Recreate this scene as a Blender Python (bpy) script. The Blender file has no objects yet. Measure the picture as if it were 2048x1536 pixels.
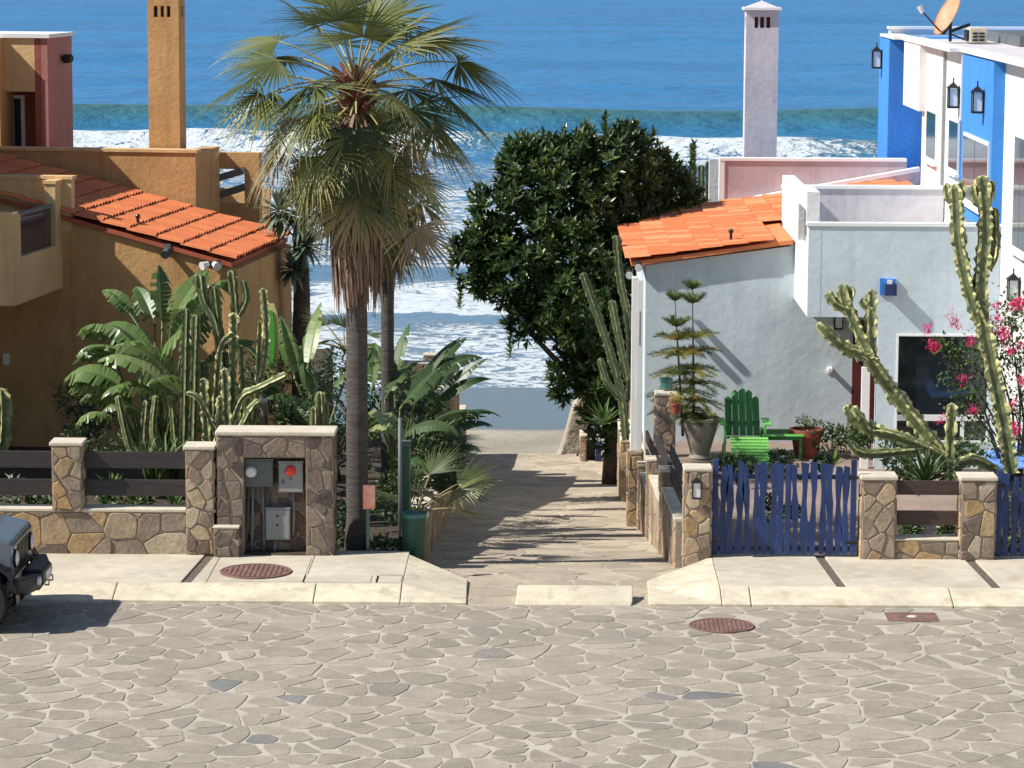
import bpy, math, random
import numpy as np
from mathutils import Vector, Matrix, noise
R = math.radians
sc = bpy.context.scene
COL = sc.collection

# ---------------------------------------------------------------- camera
F_PX, CU, CV = 6000.0, 1024.0, 768.0
PITCH, YAW, ROLL, CAMH = R(8.208), R(.70), R(0.25), 8.0
CAM = Vector((0, 0, CAMH))
fw = Vector((-math.sin(YAW)*math.cos(PITCH), math.cos(YAW)*math.cos(PITCH), -math.sin(PITCH)))
rt0 = fw.cross(Vector((0, 0, 1))).normalized(); up0 = rt0.cross(fw)
rt = rt0*math.cos(ROLL)+up0*math.sin(ROLL); up = -rt0*math.sin(ROLL)+up0*math.cos(ROLL)
cd = bpy.data.cameras.new("camera"); cam = bpy.data.objects.new("camera", cd); COL.objects.link(cam)
mw = Matrix((rt, up, -fw)).transposed().to_4x4(); mw.translation = CAM; cam.matrix_world = mw
cd.sensor_width = 36; cd.lens = 36*F_PX/2048; cd.clip_start = .1; cd.clip_end = 9000
sc.camera = cam
# ---------------------------------------------------------------- light
SUND = Vector((.70, .185, -.69)).normalized()      # travel direction of the sunlight
w = bpy.data.worlds.new("World"); sc.world = w; w.use_nodes = True
nt = w.node_tree; nt.nodes.clear()
sky = nt.nodes.new("ShaderNodeTexSky"); sky.sky_type = 'NISHITA'; sky.sun_disc = False
sky.sun_elevation = math.asin(-SUND.z); sky.sun_rotation = math.atan2(-SUND.x, -SUND.y) % (2*math.pi)
sky.air_density = 1.0; sky.dust_density = .4; sky.ozone_density = 1.6
bg = nt.nodes.new("ShaderNodeBackground"); bg.inputs[1].default_value = .08
wo = nt.nodes.new("ShaderNodeOutputWorld")
nt.links.new(sky.outputs[0], bg.inputs[0]); nt.links.new(bg.outputs[0], wo.inputs[0])
sd = bpy.data.lights.new("sun", 'SUN'); sd.energy = 5.0; sd.angle = R(.5); sd.color = (1, .95, .87)
so = bpy.data.objects.new("sun", sd); COL.objects.link(so); so.rotation_euler = SUND.to_track_quat('-Z', 'Y').to_euler()
so.location = (-20, 0, 30)
sc.view_settings.view_transform = 'Standard'; sc.view_settings.look = 'None'
sc.view_settings.gamma = 1; sc.view_settings.exposure = 0.30; sc.view_settings.use_curve_mapping = False

# ---------------------------------------------------------------- where the photograph's points stand
def ray(u, v): return fw+rt*((u-CU)/F_PX)-up*((v-CV)/F_PX)
def on(u, v, ax, val):
    d = ray(u, v); return CAM+d*((val-CAM[ax])/d[ax])
def D(y, h=8.0):
    # distances were first paced out with a shorter lens; this turns such a figure into metres from the camera
    o = 3100*math.tan(math.atan(h/y)-R(15.6)); return h/math.tan(PITCH+math.atan(o/F_PX))
def onx(u, v, x): return on(u, v, 0, x)
def ony(u, v, y): return on(u, v, 1, D(y) if y < 33.5 else y)
def onz(u, v, z): return on(u, v, 2, z)
def pj(p):
    d = Vector(p)-CAM; k = d.dot(fw); return CU+F_PX*d.dot(rt)/k, CV-F_PX*d.dot(up)/k

# ---------------------------------------------------------------- mesh building
WM = {}
def tag(o, label=None, cat=None, group=None, kind=None):
    if label: o['label'] = label
    if cat: o['category'] = cat
    if group: o['group'] = group
    if kind: o['kind'] = kind
    return o
def thing(name, label, cat, loc=(0, 0, 0), rz=0, group=None, kind=None):
    o = bpy.data.objects.new(name, None); COL.objects.link(o); o.location = loc; o.rotation_euler = (0, 0, rz)
    o.empty_display_size = .2
    WM[o.name] = (Matrix.Translation(Vector(loc)) @ Matrix.Rotation(rz, 4, 'Z')).inverted()
    return tag(o, label, cat, group, kind)
class MB:
    def __init__(s): s.v = []; s.f = []; s.t = []; s.tone = .5
    def add(s, vs, fs, tone=None):
        n = len(s.v); s.v += [tuple(p) for p in vs]; s.f += [tuple(i+n for i in f) for f in fs]
        s.t += [s.tone if tone is None else tone]*len(fs)
    def box(s, x0, x1, y0, y1, z0, z1, tone=None):
        s.add([(x0, y0, z0), (x1, y0, z0), (x1, y1, z0), (x0, y1, z0), (x0, y0, z1), (x1, y0, z1), (x1, y1, z1), (x0, y1, z1)],
              [(3, 2, 1, 0), (4, 5, 6, 7), (0, 1, 5, 4), (1, 2, 6, 5), (2, 3, 7, 6), (3, 0, 4, 7)], tone); return s
    def ext(s, poly, d, tone=None):
        n = len(poly); d = Vector(d); a = [Vector(p) for p in poly]; b = [p+d for p in a]
        nn = sum(((a[i].cross(a[(i+1) % n])) for i in range(n)), Vector())
        fl = nn.dot(d) < 0
        fs = [tuple(range(n))[::-1], tuple(range(n, 2*n))]+[(i, (i+1) % n, n+(i+1) % n, n+i) for i in range(n)]
        if fl: fs = [f[::-1] for f in fs]
        s.add(a+b, fs, tone); return s
    def bar(s, p, q, w, h, tone=None, upv=(0, 0, 1)):
        p = Vector(p); q = Vector(q); d = (q-p).normalized(); sd_ = d.cross(Vector(upv))
        if sd_.length < 1e-4: sd_ = d.cross(Vector((0, 1, 0)))
        sd_.normalize(); u_ = sd_.cross(d); a = sd_*(w/2); b = u_*(h/2)
        s.ext([p-a-b, p+a-b, p+a+b, p-a+b], q-p, tone); return s
    def tube(s, pts, rad, n=8, tone=None, cap=True):
        pts = [Vector(p) for p in pts]; m = len(pts)
        if not hasattr(rad, '__len__'): rad = [rad]*m
        ref = Vector((.31, .57, .76)); vs = []
        t0 = (pts[1]-pts[0]).normalized(); u_ = t0.cross(ref).normalized()
        for i, p in enumerate(pts):
            t = (pts[min(i+1, m-1)]-pts[max(i-1, 0)]).normalized()
            u_ = (u_-t*u_.dot(t)).normalized(); w_ = t.cross(u_)
            for k in range(n):
                a = 2*math.pi*k/n; vs.append(p+(u_*math.cos(a)+w_*math.sin(a))*rad[i])
        fs = [(i*n+k, i*n+(k+1) % n, (i+1)*n+(k+1) % n, (i+1)*n+k) for i in range(m-1) for k in range(n)]
        if cap: fs += [tuple(range(n))[::-1], tuple(range((m-1)*n, m*n))]
        s.add(vs, fs, tone); return s
    def lathe(s, c, prof, n=20, tone=None, ax='z'):
        vs = []; m = len(prof)
        for r_, z_ in prof:
            for k in range(n):
                a = 2*math.pi*k/n; x, y = r_*math.cos(a), r_*math.sin(a)
                q = (x, y, z_) if ax == 'z' else (x, z_, y) if ax == 'y' else (z_, x, y)
                vs.append((c[0]+q[0], c[1]+q[1], c[2]+q[2]))
        fs = [(i*n+k, i*n+(k+1) % n, (i+1)*n+(k+1) % n, (i+1)*n+k) for i in range(m-1) for k in range(n)]
        fs += [tuple(range(n))[::-1], tuple(range((m-1)*n, m*n))]
        if ax == 'y': fs = [f[::-1] for f in fs]
        s.add(vs, fs, tone); return s
    def ball(s, c, r_, n=10, m=6, sq=(1, 1, 1), tone=None, wob=0, seed=0):
        rr = random.Random(seed); vs = []
        for i in range(m+1):
            th = math.pi*i/m
            for k in range(n):
                a = 2*math.pi*k/n; q = r_*(1+wob*rr.uniform(-1, 1))
                vs.append((c[0]+q*math.sin(th)*math.cos(a)*sq[0], c[1]+q*math.sin(th)*math.sin(a)*sq[1], c[2]-q*math.cos(th)*sq[2]))
        fs = [(i*n+k, i*n+(k+1) % n, (i+1)*n+(k+1) % n, (i+1)*n+k) for i in range(m) for k in range(n)]
        s.add(vs, fs, tone); return s
    def build(s, name, m, parent=None, smooth=False, bevel=0, local=False, auto=None):
        me = bpy.data.meshes.new(name)
        vs = s.v
        if parent is not None and not local and parent.name in WM and WM[parent.name] is not None:
            A = np.array(WM[parent.name]); V = np.array(vs, float); vs = (V @ A[:3, :3].T+A[:3, 3]).tolist()
        me.from_pydata(vs, [], s.f)
        at = me.attributes.new('tone', 'FLOAT', 'FACE'); at.data.foreach_set('value', s.t)
        me.materials.append(m)
        if smooth: me.polygons.foreach_set('use_smooth', [True]*len(me.polygons))
        me.update()
        o = bpy.data.objects.new(name, me); COL.objects.link(o)
        if parent is not None: o.parent = parent; WM[o.name] = WM.get(parent.name)
        if bevel:
            b = o.modifiers.new('bevel', 'BEVEL'); b.width = bevel; b.segments = 2; b.limit_method = 'ANGLE'
        if auto:
            try: me.set_sharp_from_angle(angle=R(auto)); me.polygons.foreach_set('use_smooth', [True]*len(me.polygons))
            except Exception: pass
        return o
def bx(name, m, parent, x0, x1, y0, y1, z0, z1, bevel=0, tone=.5, local=False):
    return MB().box(x0, x1, y0, y1, z0, z1, tone).build(name, m, parent, bevel=bevel, local=local)
def copy_tree(o, parent=None):
    c = o.copy(); COL.objects.link(c); c.parent = parent
    for k in ('label', 'category', 'group', 'kind'):
        if k in o.keys(): c[k] = o[k]
    for ch in list(o.children): copy_tree(ch, c)
    return c

# ---------------------------------------------------------------- materials
def mat(name, col, rough=.8, col2=None, ns=3, bump=0, bs=30, stain=None, metal=0, spec=.5, trans=0, tonecols=None, coat=0, ns3=(1, 1, 1), vari=.0, streak=0):
    m = bpy.data.materials.new(name); m.use_nodes = True; t = m.node_tree; N = t.nodes; L = t.links; N.clear()
    out = N.new("ShaderNodeOutputMaterial"); b = N.new("ShaderNodeBsdfPrincipled")
    b.inputs['Roughness'].default_value = rough; b.inputs['Metallic'].default_value = metal
    b.inputs['Specular IOR Level'].default_value = spec
    if coat: b.inputs['Coat Weight'].default_value = coat
    L.new(b.outputs[0], out.inputs[0])
    geo = N.new("ShaderNodeNewGeometry"); mp = N.new("ShaderNodeMapping"); mp.inputs['Scale'].default_value = ns3
    L.new(geo.outputs['Position'], mp.inputs[0])
    def nz(scale, detail=4, rough_=.6):
        n = N.new("ShaderNodeTexNoise"); n.inputs['Scale'].default_value = scale; n.inputs['Detail'].default_value = detail
        n.inputs['Roughness'].default_value = rough_; L.new(mp.outputs[0], n.inputs['Vector']); return n
    if tonecols:
        a = N.new("ShaderNodeAttribute"); a.attribute_name = 'tone'
        cr = N.new("ShaderNodeValToRGB"); e = cr.color_ramp.elements
        for i, (p, c) in enumerate(tonecols):
            if i < 2: e[i].position = p; e[i].color = (*c, 1)
            else: q = e.new(p); q.color = (*c, 1)
        L.new(a.outputs['Fac'], cr.inputs[0]); base = cr.outputs[0]
    else:
        rg = N.new("ShaderNodeRGB"); rg.outputs[0].default_value = (*col, 1); base = rg.outputs[0]
    if col2 is not None:
        n = nz(ns); r_ = N.new("ShaderNodeMapRange"); r_.inputs[1].default_value = .35; r_.inputs[2].default_value = .65
        L.new(n.outputs[0], r_.inputs[0]); mx = N.new("ShaderNodeMix"); mx.data_type = 'RGBA'
        L.new(r_.outputs[0], mx.inputs[0]); L.new(base, mx.inputs[6]); mx.inputs[7].default_value = (*col2, 1); base = mx.outputs[2]
    if vari:
        n2 = nz(ns*4.3, 6, .7); r2 = N.new("ShaderNodeMapRange"); r2.inputs[1].default_value = .3; r2.inputs[2].default_value = .7
        r2.inputs[3].default_value = 1-vari; r2.inputs[4].default_value = 1+vari; L.new(n2.outputs[0], r2.inputs[0])
        n3 = nz(ns*.7, 3); r3 = N.new("ShaderNodeMapRange"); r3.inputs[1].default_value = .3; r3.inputs[2].default_value = .7
        r3.inputs[3].default_value = 1-vari; r3.inputs[4].default_value = 1+vari; L.new(n3.outputs[0], r3.inputs[0])
        mm = N.new("ShaderNodeMath"); mm.operation = 'MULTIPLY'; L.new(r2.outputs[0], mm.inputs[0]); L.new(r3.outputs[0], mm.inputs[1])
        vm = N.new("ShaderNodeVectorMath"); vm.operation = 'SCALE'; L.new(base, vm.inputs[0]); L.new(mm.outputs[0], vm.inputs['Scale']); base = vm.outputs[0]
    if streak:
        m2 = N.new("ShaderNodeMapping"); m2.inputs['Scale'].default_value = (3.2, 3.2, .28); L.new(geo.outputs['Position'], m2.inputs[0])
        n4 = N.new("ShaderNodeTexNoise"); n4.inputs['Scale'].default_value = 1.6; n4.inputs['Detail'].default_value = 6; n4.inputs['Roughness'].default_value = .65; L.new(m2.outputs[0], n4.inputs['Vector'])
        r4 = N.new("ShaderNodeMapRange"); r4.inputs[1].default_value = .50; r4.inputs[2].default_value = .78; r4.inputs[3].default_value = 1.0; r4.inputs[4].default_value = 1-streak; L.new(n4.outputs[0], r4.inputs[0])
        v4 = N.new("ShaderNodeVectorMath"); v4.operation = 'SCALE'; L.new(base, v4.inputs[0]); L.new(r4.outputs[0], v4.inputs['Scale']); base = v4.outputs[0]
    if stain:
        n = nz(stain[1], 5, .65); r_ = N.new("ShaderNodeMapRange"); r_.inputs[1].default_value = .55; r_.inputs[2].default_value = .75
        L.new(n.outputs[0], r_.inputs[0]); mx = N.new("ShaderNodeMix"); mx.data_type = 'RGBA'
        L.new(r_.outputs[0], mx.inputs[0]); L.new(base, mx.inputs[6]); mx.inputs[7].default_value = (*stain[0], 1); base = mx.outputs[2]
    L.new(base, b.inputs['Base Color'])
    if bump:
        n = nz(bs, 5, .6); bp = N.new("ShaderNodeBump"); bp.inputs['Strength'].default_value = 1; bp.inputs['Distance'].default_value = bump
        L.new(n.outputs[0], bp.inputs['Height']); L.new(bp.outputs[0], b.inputs['Normal'])
    if trans:
        tr = N.new("ShaderNodeBsdfTranslucent"); ms = N.new("ShaderNodeMixShader"); ms.inputs[0].default_value = trans
        L.new(base, tr.inputs[0]); L.new(b.outputs[0], ms.inputs[1]); L.new(tr.outputs[0], ms.inputs[2]); L.new(ms.outputs[0], out.inputs[0])
    return m
K = {}
K['white'] = mat('white_stucco', (.78, .78, .76), .85, (.70, .71, .71), 1.2, .012, 14, vari=.05, streak=0.16)
K['bluewhite'] = mat('pale_grey_blue_stucco', (.62, .72, .77), .9, (.56, .65, .70), .8, .007, 7, vari=.06, streak=0.16)
K['trim'] = mat('white_paint', (.84, .84, .82), .6, vari=.03)
K['pink'] = mat('mauve_stucco', (.50, .38, .40), .9, (.46, .36, .39), 1.5, .006, 9, vari=.08, streak=0.2)
K['chimw'] = mat('chalky_white_stucco', (.66, .62, .64), .9, (.60, .57, .60), 1.5, .006, 9, vari=.08, streak=0.2)
K['ochre'] = mat('ochre_stucco', (.58, .335, .14), .9, (.50, .28, .11), .8, .012, 12, vari=.1, streak=0.32)
K['tan'] = mat('yellow_tan_stucco', (.74, .50, .25), .9, (.67, .44, .21), 1.2, .01, 12, vari=.07, streak=0.28)  # lighter yellow paint, with light on balcony and bay faces put into it
K['mauve_shade'] = mat('dusty_pink_stucco_shade', (.36, .10, .07), .9, (.30, .085, .06), 1.2, .01, 12, vari=.08, streak=0.25)  # dusty pink stucco with the tower front's shade put into its colour
K['mauve'] = mat('dusty_pink_stucco', (.47, .20, .17), .9, (.42, .18, .15), 1.2, .01, 12, vari=.08, streak=0.25)
K['blue'] = mat('sky_blue_paint', (.05, .27, .74), .75, (.045, .24, .66), 1, .006, 14, vari=.05, streak=0.18)
K['gate'] = mat('cobalt_blue_paint', (.012, .032, .12), .55, (.018, .045, .16), 3, .003, 40, vari=.3, stain=((.035, .06, .15), 6), ns3=(3, 3, .8))
K['tile'] = mat('terracotta', (.70, .22, .08), .75, tonecols=[(0, (.60, .16, .055)), (.5, (.72, .225, .08)), (1, (.80, .30, .13))], ns=6, bump=.004, bs=40, vari=.12)
K['tiledark'] = mat('terracotta_edge', (.40, .10, .05), .8, vari=.1)
K['stonewall'] = mat('wall_stone', (.3, .2, .1), .85, tonecols=[(0, (.16, .105, .085)), (.2, (.25, .19, .14)), (.42, (.33, .26, .19)), (.62, (.38, .295, .205)), (.86, (.42, .27, .13)), (1, (.46, .38, .27))], ns=5, bump=.012, bs=16, vari=.22)
K['stonewall_shade'] = mat('wall_stone_shade', (.3, .2, .1), .85, tonecols=[(0, (.085, .06, .055)), (.3, (.15, .11, .09)), (.6, (.20, .155, .12)), (.85, (.26, .20, .15)), (1, (.30, .24, .17))], ns=5, bump=.012, bs=16, vari=.22)  # wall stone with the meter wall's shade put into darker tones
K['mortar'] = mat('wall_mortar', (.36, .30, .23), .95, (.30, .24, .18), 6, .006, 50, vari=.12)
K['cement'] = mat('pale_cement_cap', (.66, .60, .48), .9, (.58, .52, .41), 4, .004, 40, vari=.1)
K['paver'] = mat('flagstone', (.3, .27, .22), .8, tonecols=[(0, (.16, .165, .165)), (.06, (.215, .21, .20)), (.16, (.27, .238, .195)), (.5, (.32, .278, .22)), (.85, (.37, .322, .255)), (1, (.42, .365, .285))], ns=3.2, bump=.006, bs=22, vari=.13, stain=((.26, .235, .20), .45))
K['pavemortar'] = mat('paving_mortar', (.50, .455, .375), .95, (.41, .37, .305), 1.6, .004, 50, vari=.10, stain=((.37, .335, .28), .4))
K['pathstone'] = mat('path_flagstone', (.4, .33, .24), .85, tonecols=[(0, (.37, .31, .235)), (.5, (.44, .37, .28)), (1, (.50, .425, .32))], ns=3, bump=.006, bs=26, vari=.14)
K['pathmortar'] = mat('path_mortar', (.53, .47, .36), .95, (.44, .385, .295), 2.5, .004, 40, vari=.1)
K['concrete'] = mat('sidewalk_concrete', (.60, .545, .44), .9, (.51, .455, .355), 1.1, .004, 60, vari=.12, stain=((.44, .375, .27), 2.4))
K['kerbc'] = mat('kerb_concrete', (.66, .59, .44), .9, (.58, .52, .40), 1.6, .004, 40, vari=.14, stain=((.45, .37, .25), 3.2))
K['gravel'] = mat('gravel_strip', (.20, .17, .13), .95, (.09, .08, .065), 30, .02, 60, vari=.3)
K['rust'] = mat('rusty_iron', (.24, .125, .105), .8, (.17, .10, .085), 8, .006, 60, vari=.25)
K['black'] = mat('black_metal', (.012, .012, .013), .4, vari=.2)
K['board'] = mat('dark_board', (.030, .024, .026), .6, (.045, .034, .034), 3, .003, 30, vari=.2, ns3=(1, 1, 9))
K['brownboard'] = mat('dark_brown_board', (.05, .028, .024), .6, (.06, .038, .03), 3, .003, 30, vari=.2, ns3=(1, 1, 9))
K['grey'] = mat('grey_painted_steel', (.13, .145, .15), .5, (.10, .115, .12), 5, .002, 30, vari=.1)
K['lgrey'] = mat('light_grey_steel', (.30, .31, .31), .5, (.25, .26, .26), 5, .002, 30, vari=.08)
K['red'] = mat('red_plastic', (.75, .05, .03), .35, vari=.1)
K['glassw'] = mat('milky_glass', (.75, .76, .76), .2)
K['glass'] = mat('dark_glass', (.012, .018, .024), .06, spec=.8)
K['dglass'] = mat('smoked_glass', (.05, .045, .05), .1, spec=.8)
K['frame'] = mat('window_frame', (.75, .76, .76), .4)
K['sand'] = mat('sand', (.40, .35, .27), .95, (.33, .285, .215), .35, .03, 3, vari=.12)
K['soil'] = mat('soil', (.075, .055, .038), .95, (.05, .04, .028), 4, .03, 20, vari=.2)
K['patio'] = mat('patio_paving', (.30, .22, .18), .9, (.24, .18, .145), 2, .006, 20, vari=.12)
K['greenbin'] = mat('green_plastic', (.015, .075, .045), .45, (.02, .095, .055), 4, vari=.15)
K['post'] = mat('green_painted_post', (.10, .16, .13), .6, vari=.15)
K['orange'] = mat('orange_sign', (.95, .30, .18), .6, (.95, .62, .5), 9, vari=.1)
K['chair'] = mat('green_painted_wood', (.13, .52, .09), .5, (.11, .45, .08), 3, .002, 40, vari=.1, ns3=(1, 1, 5))
K['chair_sunlit'] = mat('sunlit_green_painted_wood', (.20, .55, .12), .55, (.17, .48, .10), 3, .002, 40, vari=.08)  # chair green with the sunlight on the footrest put into the colour
K['dchair'] = mat('dark_green_wood', (.045, .25, .06), .5, (.04, .20, .05), 3, .002, 40, vari=.12)
K['terra'] = mat('terracotta_pot', (.30, .085, .05), .8, (.22, .06, .04), 5, .003, 30, vari=.15)
K['urn'] = mat('stone_urn', (.36, .33, .27), .85, (.28, .26, .22), 5, .008, 25, vari=.15)
K['teal'] = mat('teal_glaze', (.06, .20, .17), .35, (.04, .15, .14), 5, vari=.2)
K['bark'] = mat('palm_bark', (.115, .10, .09), .95, (.075, .064, .058), 6, .02, 12, vari=.25, ns3=(1, 1, 7))  # palm bark, shade on the trunk put into the darker colour
K['bark2'] = mat('tree_bark', (.12, .095, .07), .95, (.07, .055, .04), 5, .02, 20, vari=.2)
K['fibre'] = mat('dead_palm_fibre', (.30, .185, .12), .9, tonecols=[(0, (.12, .07, .05)), (.5, (.24, .15, .105)), (1, (.42, .30, .21))], trans=.15)
K['boot'] = mat('red_brown_leaf_base', (.20, .055, .035), .8, (.12, .05, .03), 9, vari=.2)
K['frond'] = mat('palm_frond', (.08, .14, .04), .42, tonecols=[(0, (.04, .06, .025)), (.35, (.09, .125, .042)), (.62, (.19, .215, .06)), (.8, (.32, .27, .10)), (1, (.38, .27, .17))], trans=.28, spec=.6)
K['petiole'] = mat('palm_petiole', (.26, .24, .09), .6, tonecols=[(0, (.10, .055, .04)), (.5, (.26, .22, .10)), (1, (.42, .40, .16))])
K['leafdark'] = mat('glossy_dark_leaf', (.03, .06, .02), .33, tonecols=[(0, (.022, .048, .016)), (.5, (.06, .105, .03)), (.85, (.13, .185, .045)), (1, (.22, .27, .08))], trans=.16, spec=.4)
K['banana'] = mat('paddle_leaf', (.07, .14, .04), .38, tonecols=[(0, (.035, .07, .03)), (.5, (.09, .15, .05)), (.85, (.17, .26, .075)), (1, (.36, .42, .19))], trans=.3, spec=.5)
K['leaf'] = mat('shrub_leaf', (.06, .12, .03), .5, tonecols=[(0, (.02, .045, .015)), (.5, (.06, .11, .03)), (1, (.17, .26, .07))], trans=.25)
K['pine'] = mat('pine_needle', (.07, .11, .04), .6, tonecols=[(0, (.05, .085, .03)), (.5, (.13, .19, .05)), (.8, (.36, .37, .07)), (1, (.52, .32, .09))], trans=.3)
K['cactus'] = mat('cactus_skin', (.15, .18, .07), .6, tonecols=[(0, (.045, .065, .03)), (.4, (.12, .15, .065)), (.7, (.27, .28, .11)), (1, (.62, .58, .28))], bump=.003, bs=40, vari=.12)
K['magenta'] = mat('magenta_bract', (.70, .02, .16), .6, tonecols=[(0, (.55, .015, .10)), (1, (.85, .05, .26))], trans=.35)
K['whitefl'] = mat('white_flower', (.8, .8, .75), .7, trans=.2)
K['dreddoor'] = mat('dark_red_door', (.11, .02, .022), .5, vari=.15)
K['carpaint'] = mat('black_car_paint', (.012, .015, .02), .22, coat=.6, spec=.6)
K['hoodpaint'] = mat('grey_blue_car_paint', (.10, .125, .15), .3, coat=.7, spec=.6)  # lighter grey blue than the black body paint
K['rubber'] = mat('tyre_rubber', (.02, .02, .02), .85, bump=.01, bs=30)
K['chrome'] = mat('grey_metal', (.35, .36, .37), .3, metal=.8)
K['dish'] = mat('sun_tinted_dish', (.60, .33, .19), .6, (.52, .27, .15), 10, .002, 40, vari=.15)  # the sun's orange-tan tint put into the reflector colour
K['rock'] = mat('beach_rock', (.46, .40, .31), .95, (.34, .29, .22), 1.5, .08, 3, vari=.18)
K['yellow'] = mat('yellow_board', (.75, .65, .25), .5)
K['green'] = mat('bright_green_board', (.10, .45, .06), .5)
K['awning'] = mat('light_blue_fabric', (.12, .28, .72), .8, vari=.1)
# ================================================================ sea and beach
ZSEA = -4.35
def sea_rows():
    ys = [41.0]
    while ys[-1] < 5000:
        y = ys[-1]; ys.append(y+(.35 if y < 62 else .5 if y < 125 else .9 if y < 200 else y*.008 if y < 900 else y*.05))
    return ys
def smooth(a, b, x):
    t = min(1, max(0, (x-a)/(b-a))); return t*t*(3-2*t)
def build_sea():
    ys = sea_rows(); nx = 300; vs = []; foam = []; green = []
    for y in ys:
        for i in range(nx+1):
            x = (i/nx*2-1)*y*.55+y*.0
            n1 = noise.noise(Vector((x*.035, y*.02, 3.1))); n2 = noise.noise(Vector((x*.11, y*.12, 7.7))); n3 = noise.noise(Vector((x*.5, y*.6, 1.7)))
            yc = 112.5+2.0*n1-.03*x                        # the green swell
            d = y-yc; h = 0
            amp = 1.5+.35*noise.noise(Vector((x*.05, 0, 9)))
            sw = math.exp(-(d/1.5)**2) if d < 0 else math.exp(-(d/5.0)**2)
            h += amp*sw
            yb = 98.8+2.4*noise.noise(Vector((x*.045, 2, 4)))-.05*x   # the breaker
            db = y-yb; bamp = 1.15+.4*noise.noise(Vector((x*.12, 0, 5)))
            bw = math.exp(-(db/1.3)**2) if db < 0 else math.exp(-(db/3.2)**2)
            h += bamp*bw
            for yy, a_, w_ in ((150, .55, 5), (183, .6, 6), (230, .7, 8), (300, .8, 10)):
                dd = y-yy-7*noise.noise(Vector((x*.02, yy, 0)))+.05*x; h += a_*math.exp(-(dd/w_)**2)*(.6+.8*noise.noise(Vector((x*.03, yy, 8))))
            if y < 97: h += .10*n2*min(1, (y-41)/15)
            if y < 97 and y > 54: h += .12*n3+.16*noise.noise(Vector((x*.12, y*.45, 0)))
            f = 0
            if y < 43.4: f = .85*smooth(42.9+.25*n2, 43.25+.25*n2, y)*(1-smooth(43.3, 43.7, y))
            if y >= 43.2: f = max(f, .60+.09*noise.noise(Vector((x*.08, y*.1, 2)))-.05*smooth(47, 52, y))
            if 50 < y: f = f*(1-smooth(50.5, 53, y))+.08*smooth(50.5, 53, y)
            e1 = 53.2+.35*noise.noise(Vector((x*.3, 0, 0)))+.15*n3
            f = max(f, .90*smooth(e1-.1, e1+.15, y)*(1-smooth(57+2*n1+1.6*n2, 63+2*n1+3*n2, y)))
            q = noise.noise(Vector((x*.03, y*.06, 11)))
            f = max(f, smooth(60, 63, y)*(1-smooth(91, 97, y))*(.43+.5*q+.2*n2))
            f = max(f, .72*math.exp(-((y-72-3*n1-1.5*n2)/1.8)**2), .74*math.exp(-((y-82-3*n1-2.0*n2)/2.6)**2))
            ff = 1.0 if -2.2 < db < .6+.6*n2 else .8*math.exp(-((db+2.2)/2.5)**2) if db <= -2.2 else .9*math.exp(-((db-.6)/.7)**2)
            part = smooth(-.25, .1, noise.noise(Vector((x*.05, 1.5, 20)))+.22*(1 if x < -4 or x > -2 else -1))
            f = max(f, ff*(.30+.62*part)*(.9 if db > -1.2 else .8))
            g = amp*sw*(.50 if d < 1 else .15)+.7*bw*(1-part) + .30*smooth(60, 110, y)*(1-smooth(112, 130, y))
            vs.append((x, D(y, 12.35), ZSEA+h+.002*(y < 44))); foam.append(max(0, min(1, f))); green.append(min(1, g))
    n = nx+1; fs = [(j*n+i, j*n+i+1, (j+1)*n+i+1, (j+1)*n+i) for j in range(len(ys)-1) for i in range(nx)]
    me = bpy.data.meshes.new('sea'); me.from_pydata(vs, [], fs)
    a = me.attributes.new('foam', 'FLOAT', 'POINT'); a.data.foreach_set('value', foam)
    a = me.attributes.new('green', 'FLOAT', 'POINT'); a.data.foreach_set('value', green)
    me.polygons.foreach_set('use_smooth', [True]*len(me.polygons))
    m = bpy.data.materials.new('sea_water'); m.use_nodes = True; t = m.node_tree; N = t.nodes; L = t.links; N.clear()
    out = N.new("ShaderNodeOutputMaterial"); b = N.new("ShaderNodeBsdfPrincipled"); L.new(b.outputs[0], out.inputs[0])
    geo = N.new("ShaderNodeNewGeometry")
    def nz(scale, sc3, detail=5, rough=.6, dist=0):
        mp = N.new("ShaderNodeMapping"); mp.inputs['Scale'].default_value = sc3; L.new(geo.outputs['Position'], mp.inputs[0])
        q = N.new("ShaderNodeTexNoise"); q.inputs['Scale'].default_value = scale; q.inputs['Detail'].default_value = detail
        q.inputs['Roughness'].default_value = rough; q.inputs['Distortion'].default_value = dist; L.new(mp.outputs[0], q.inputs['Vector']); return q
    def math_(op, a_, b_=None, clamp=False):
        q = N.new("ShaderNodeMath"); q.operation = op; q.use_clamp = clamp
        for i, z in enumerate((a_, b_)):
            if z is None: continue
            if isinstance(z, (int, float)): q.inputs[i].default_value = z
            else: L.new(z, q.inputs[i])
        return q.outputs[0]
    fo = N.new("ShaderNodeAttribute"); fo.attribute_name = 'foam'; gr = N.new("ShaderNodeAttribute"); gr.attribute_name = 'green'
    # foam lace: billowed noise (abs of centred noise) in two sizes against the foam density
    n1 = nz(.75, (.6, .7, 1), 6, .65, 1.2); n2 = nz(2.4, (.6, .7, 1), 5, .62, .8)
    r1 = math_('MULTIPLY', math_('ABSOLUTE', math_('SUBTRACT', n1.outputs[0], .5)), 3.4)
    r2 = math_('MULTIPLY', math_('ABSOLUTE', math_('SUBTRACT', n2.outputs[0], .5)), 3.0)
    rid = math_('ADD', math_('MULTIPLY', r1, .6), math_('MULTIPLY', r2, .4))          # low on the lace lines
    th = math_('SUBTRACT', math_('MULTIPLY', fo.outputs['Fac'], 1.15), .13)
    dlt = math_('SUBTRACT', th, math_('MULTIPLY', rid, 2.3))
    fm = math_('MULTIPLY', math_('ADD', dlt, .10), 3.6, True)
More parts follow.
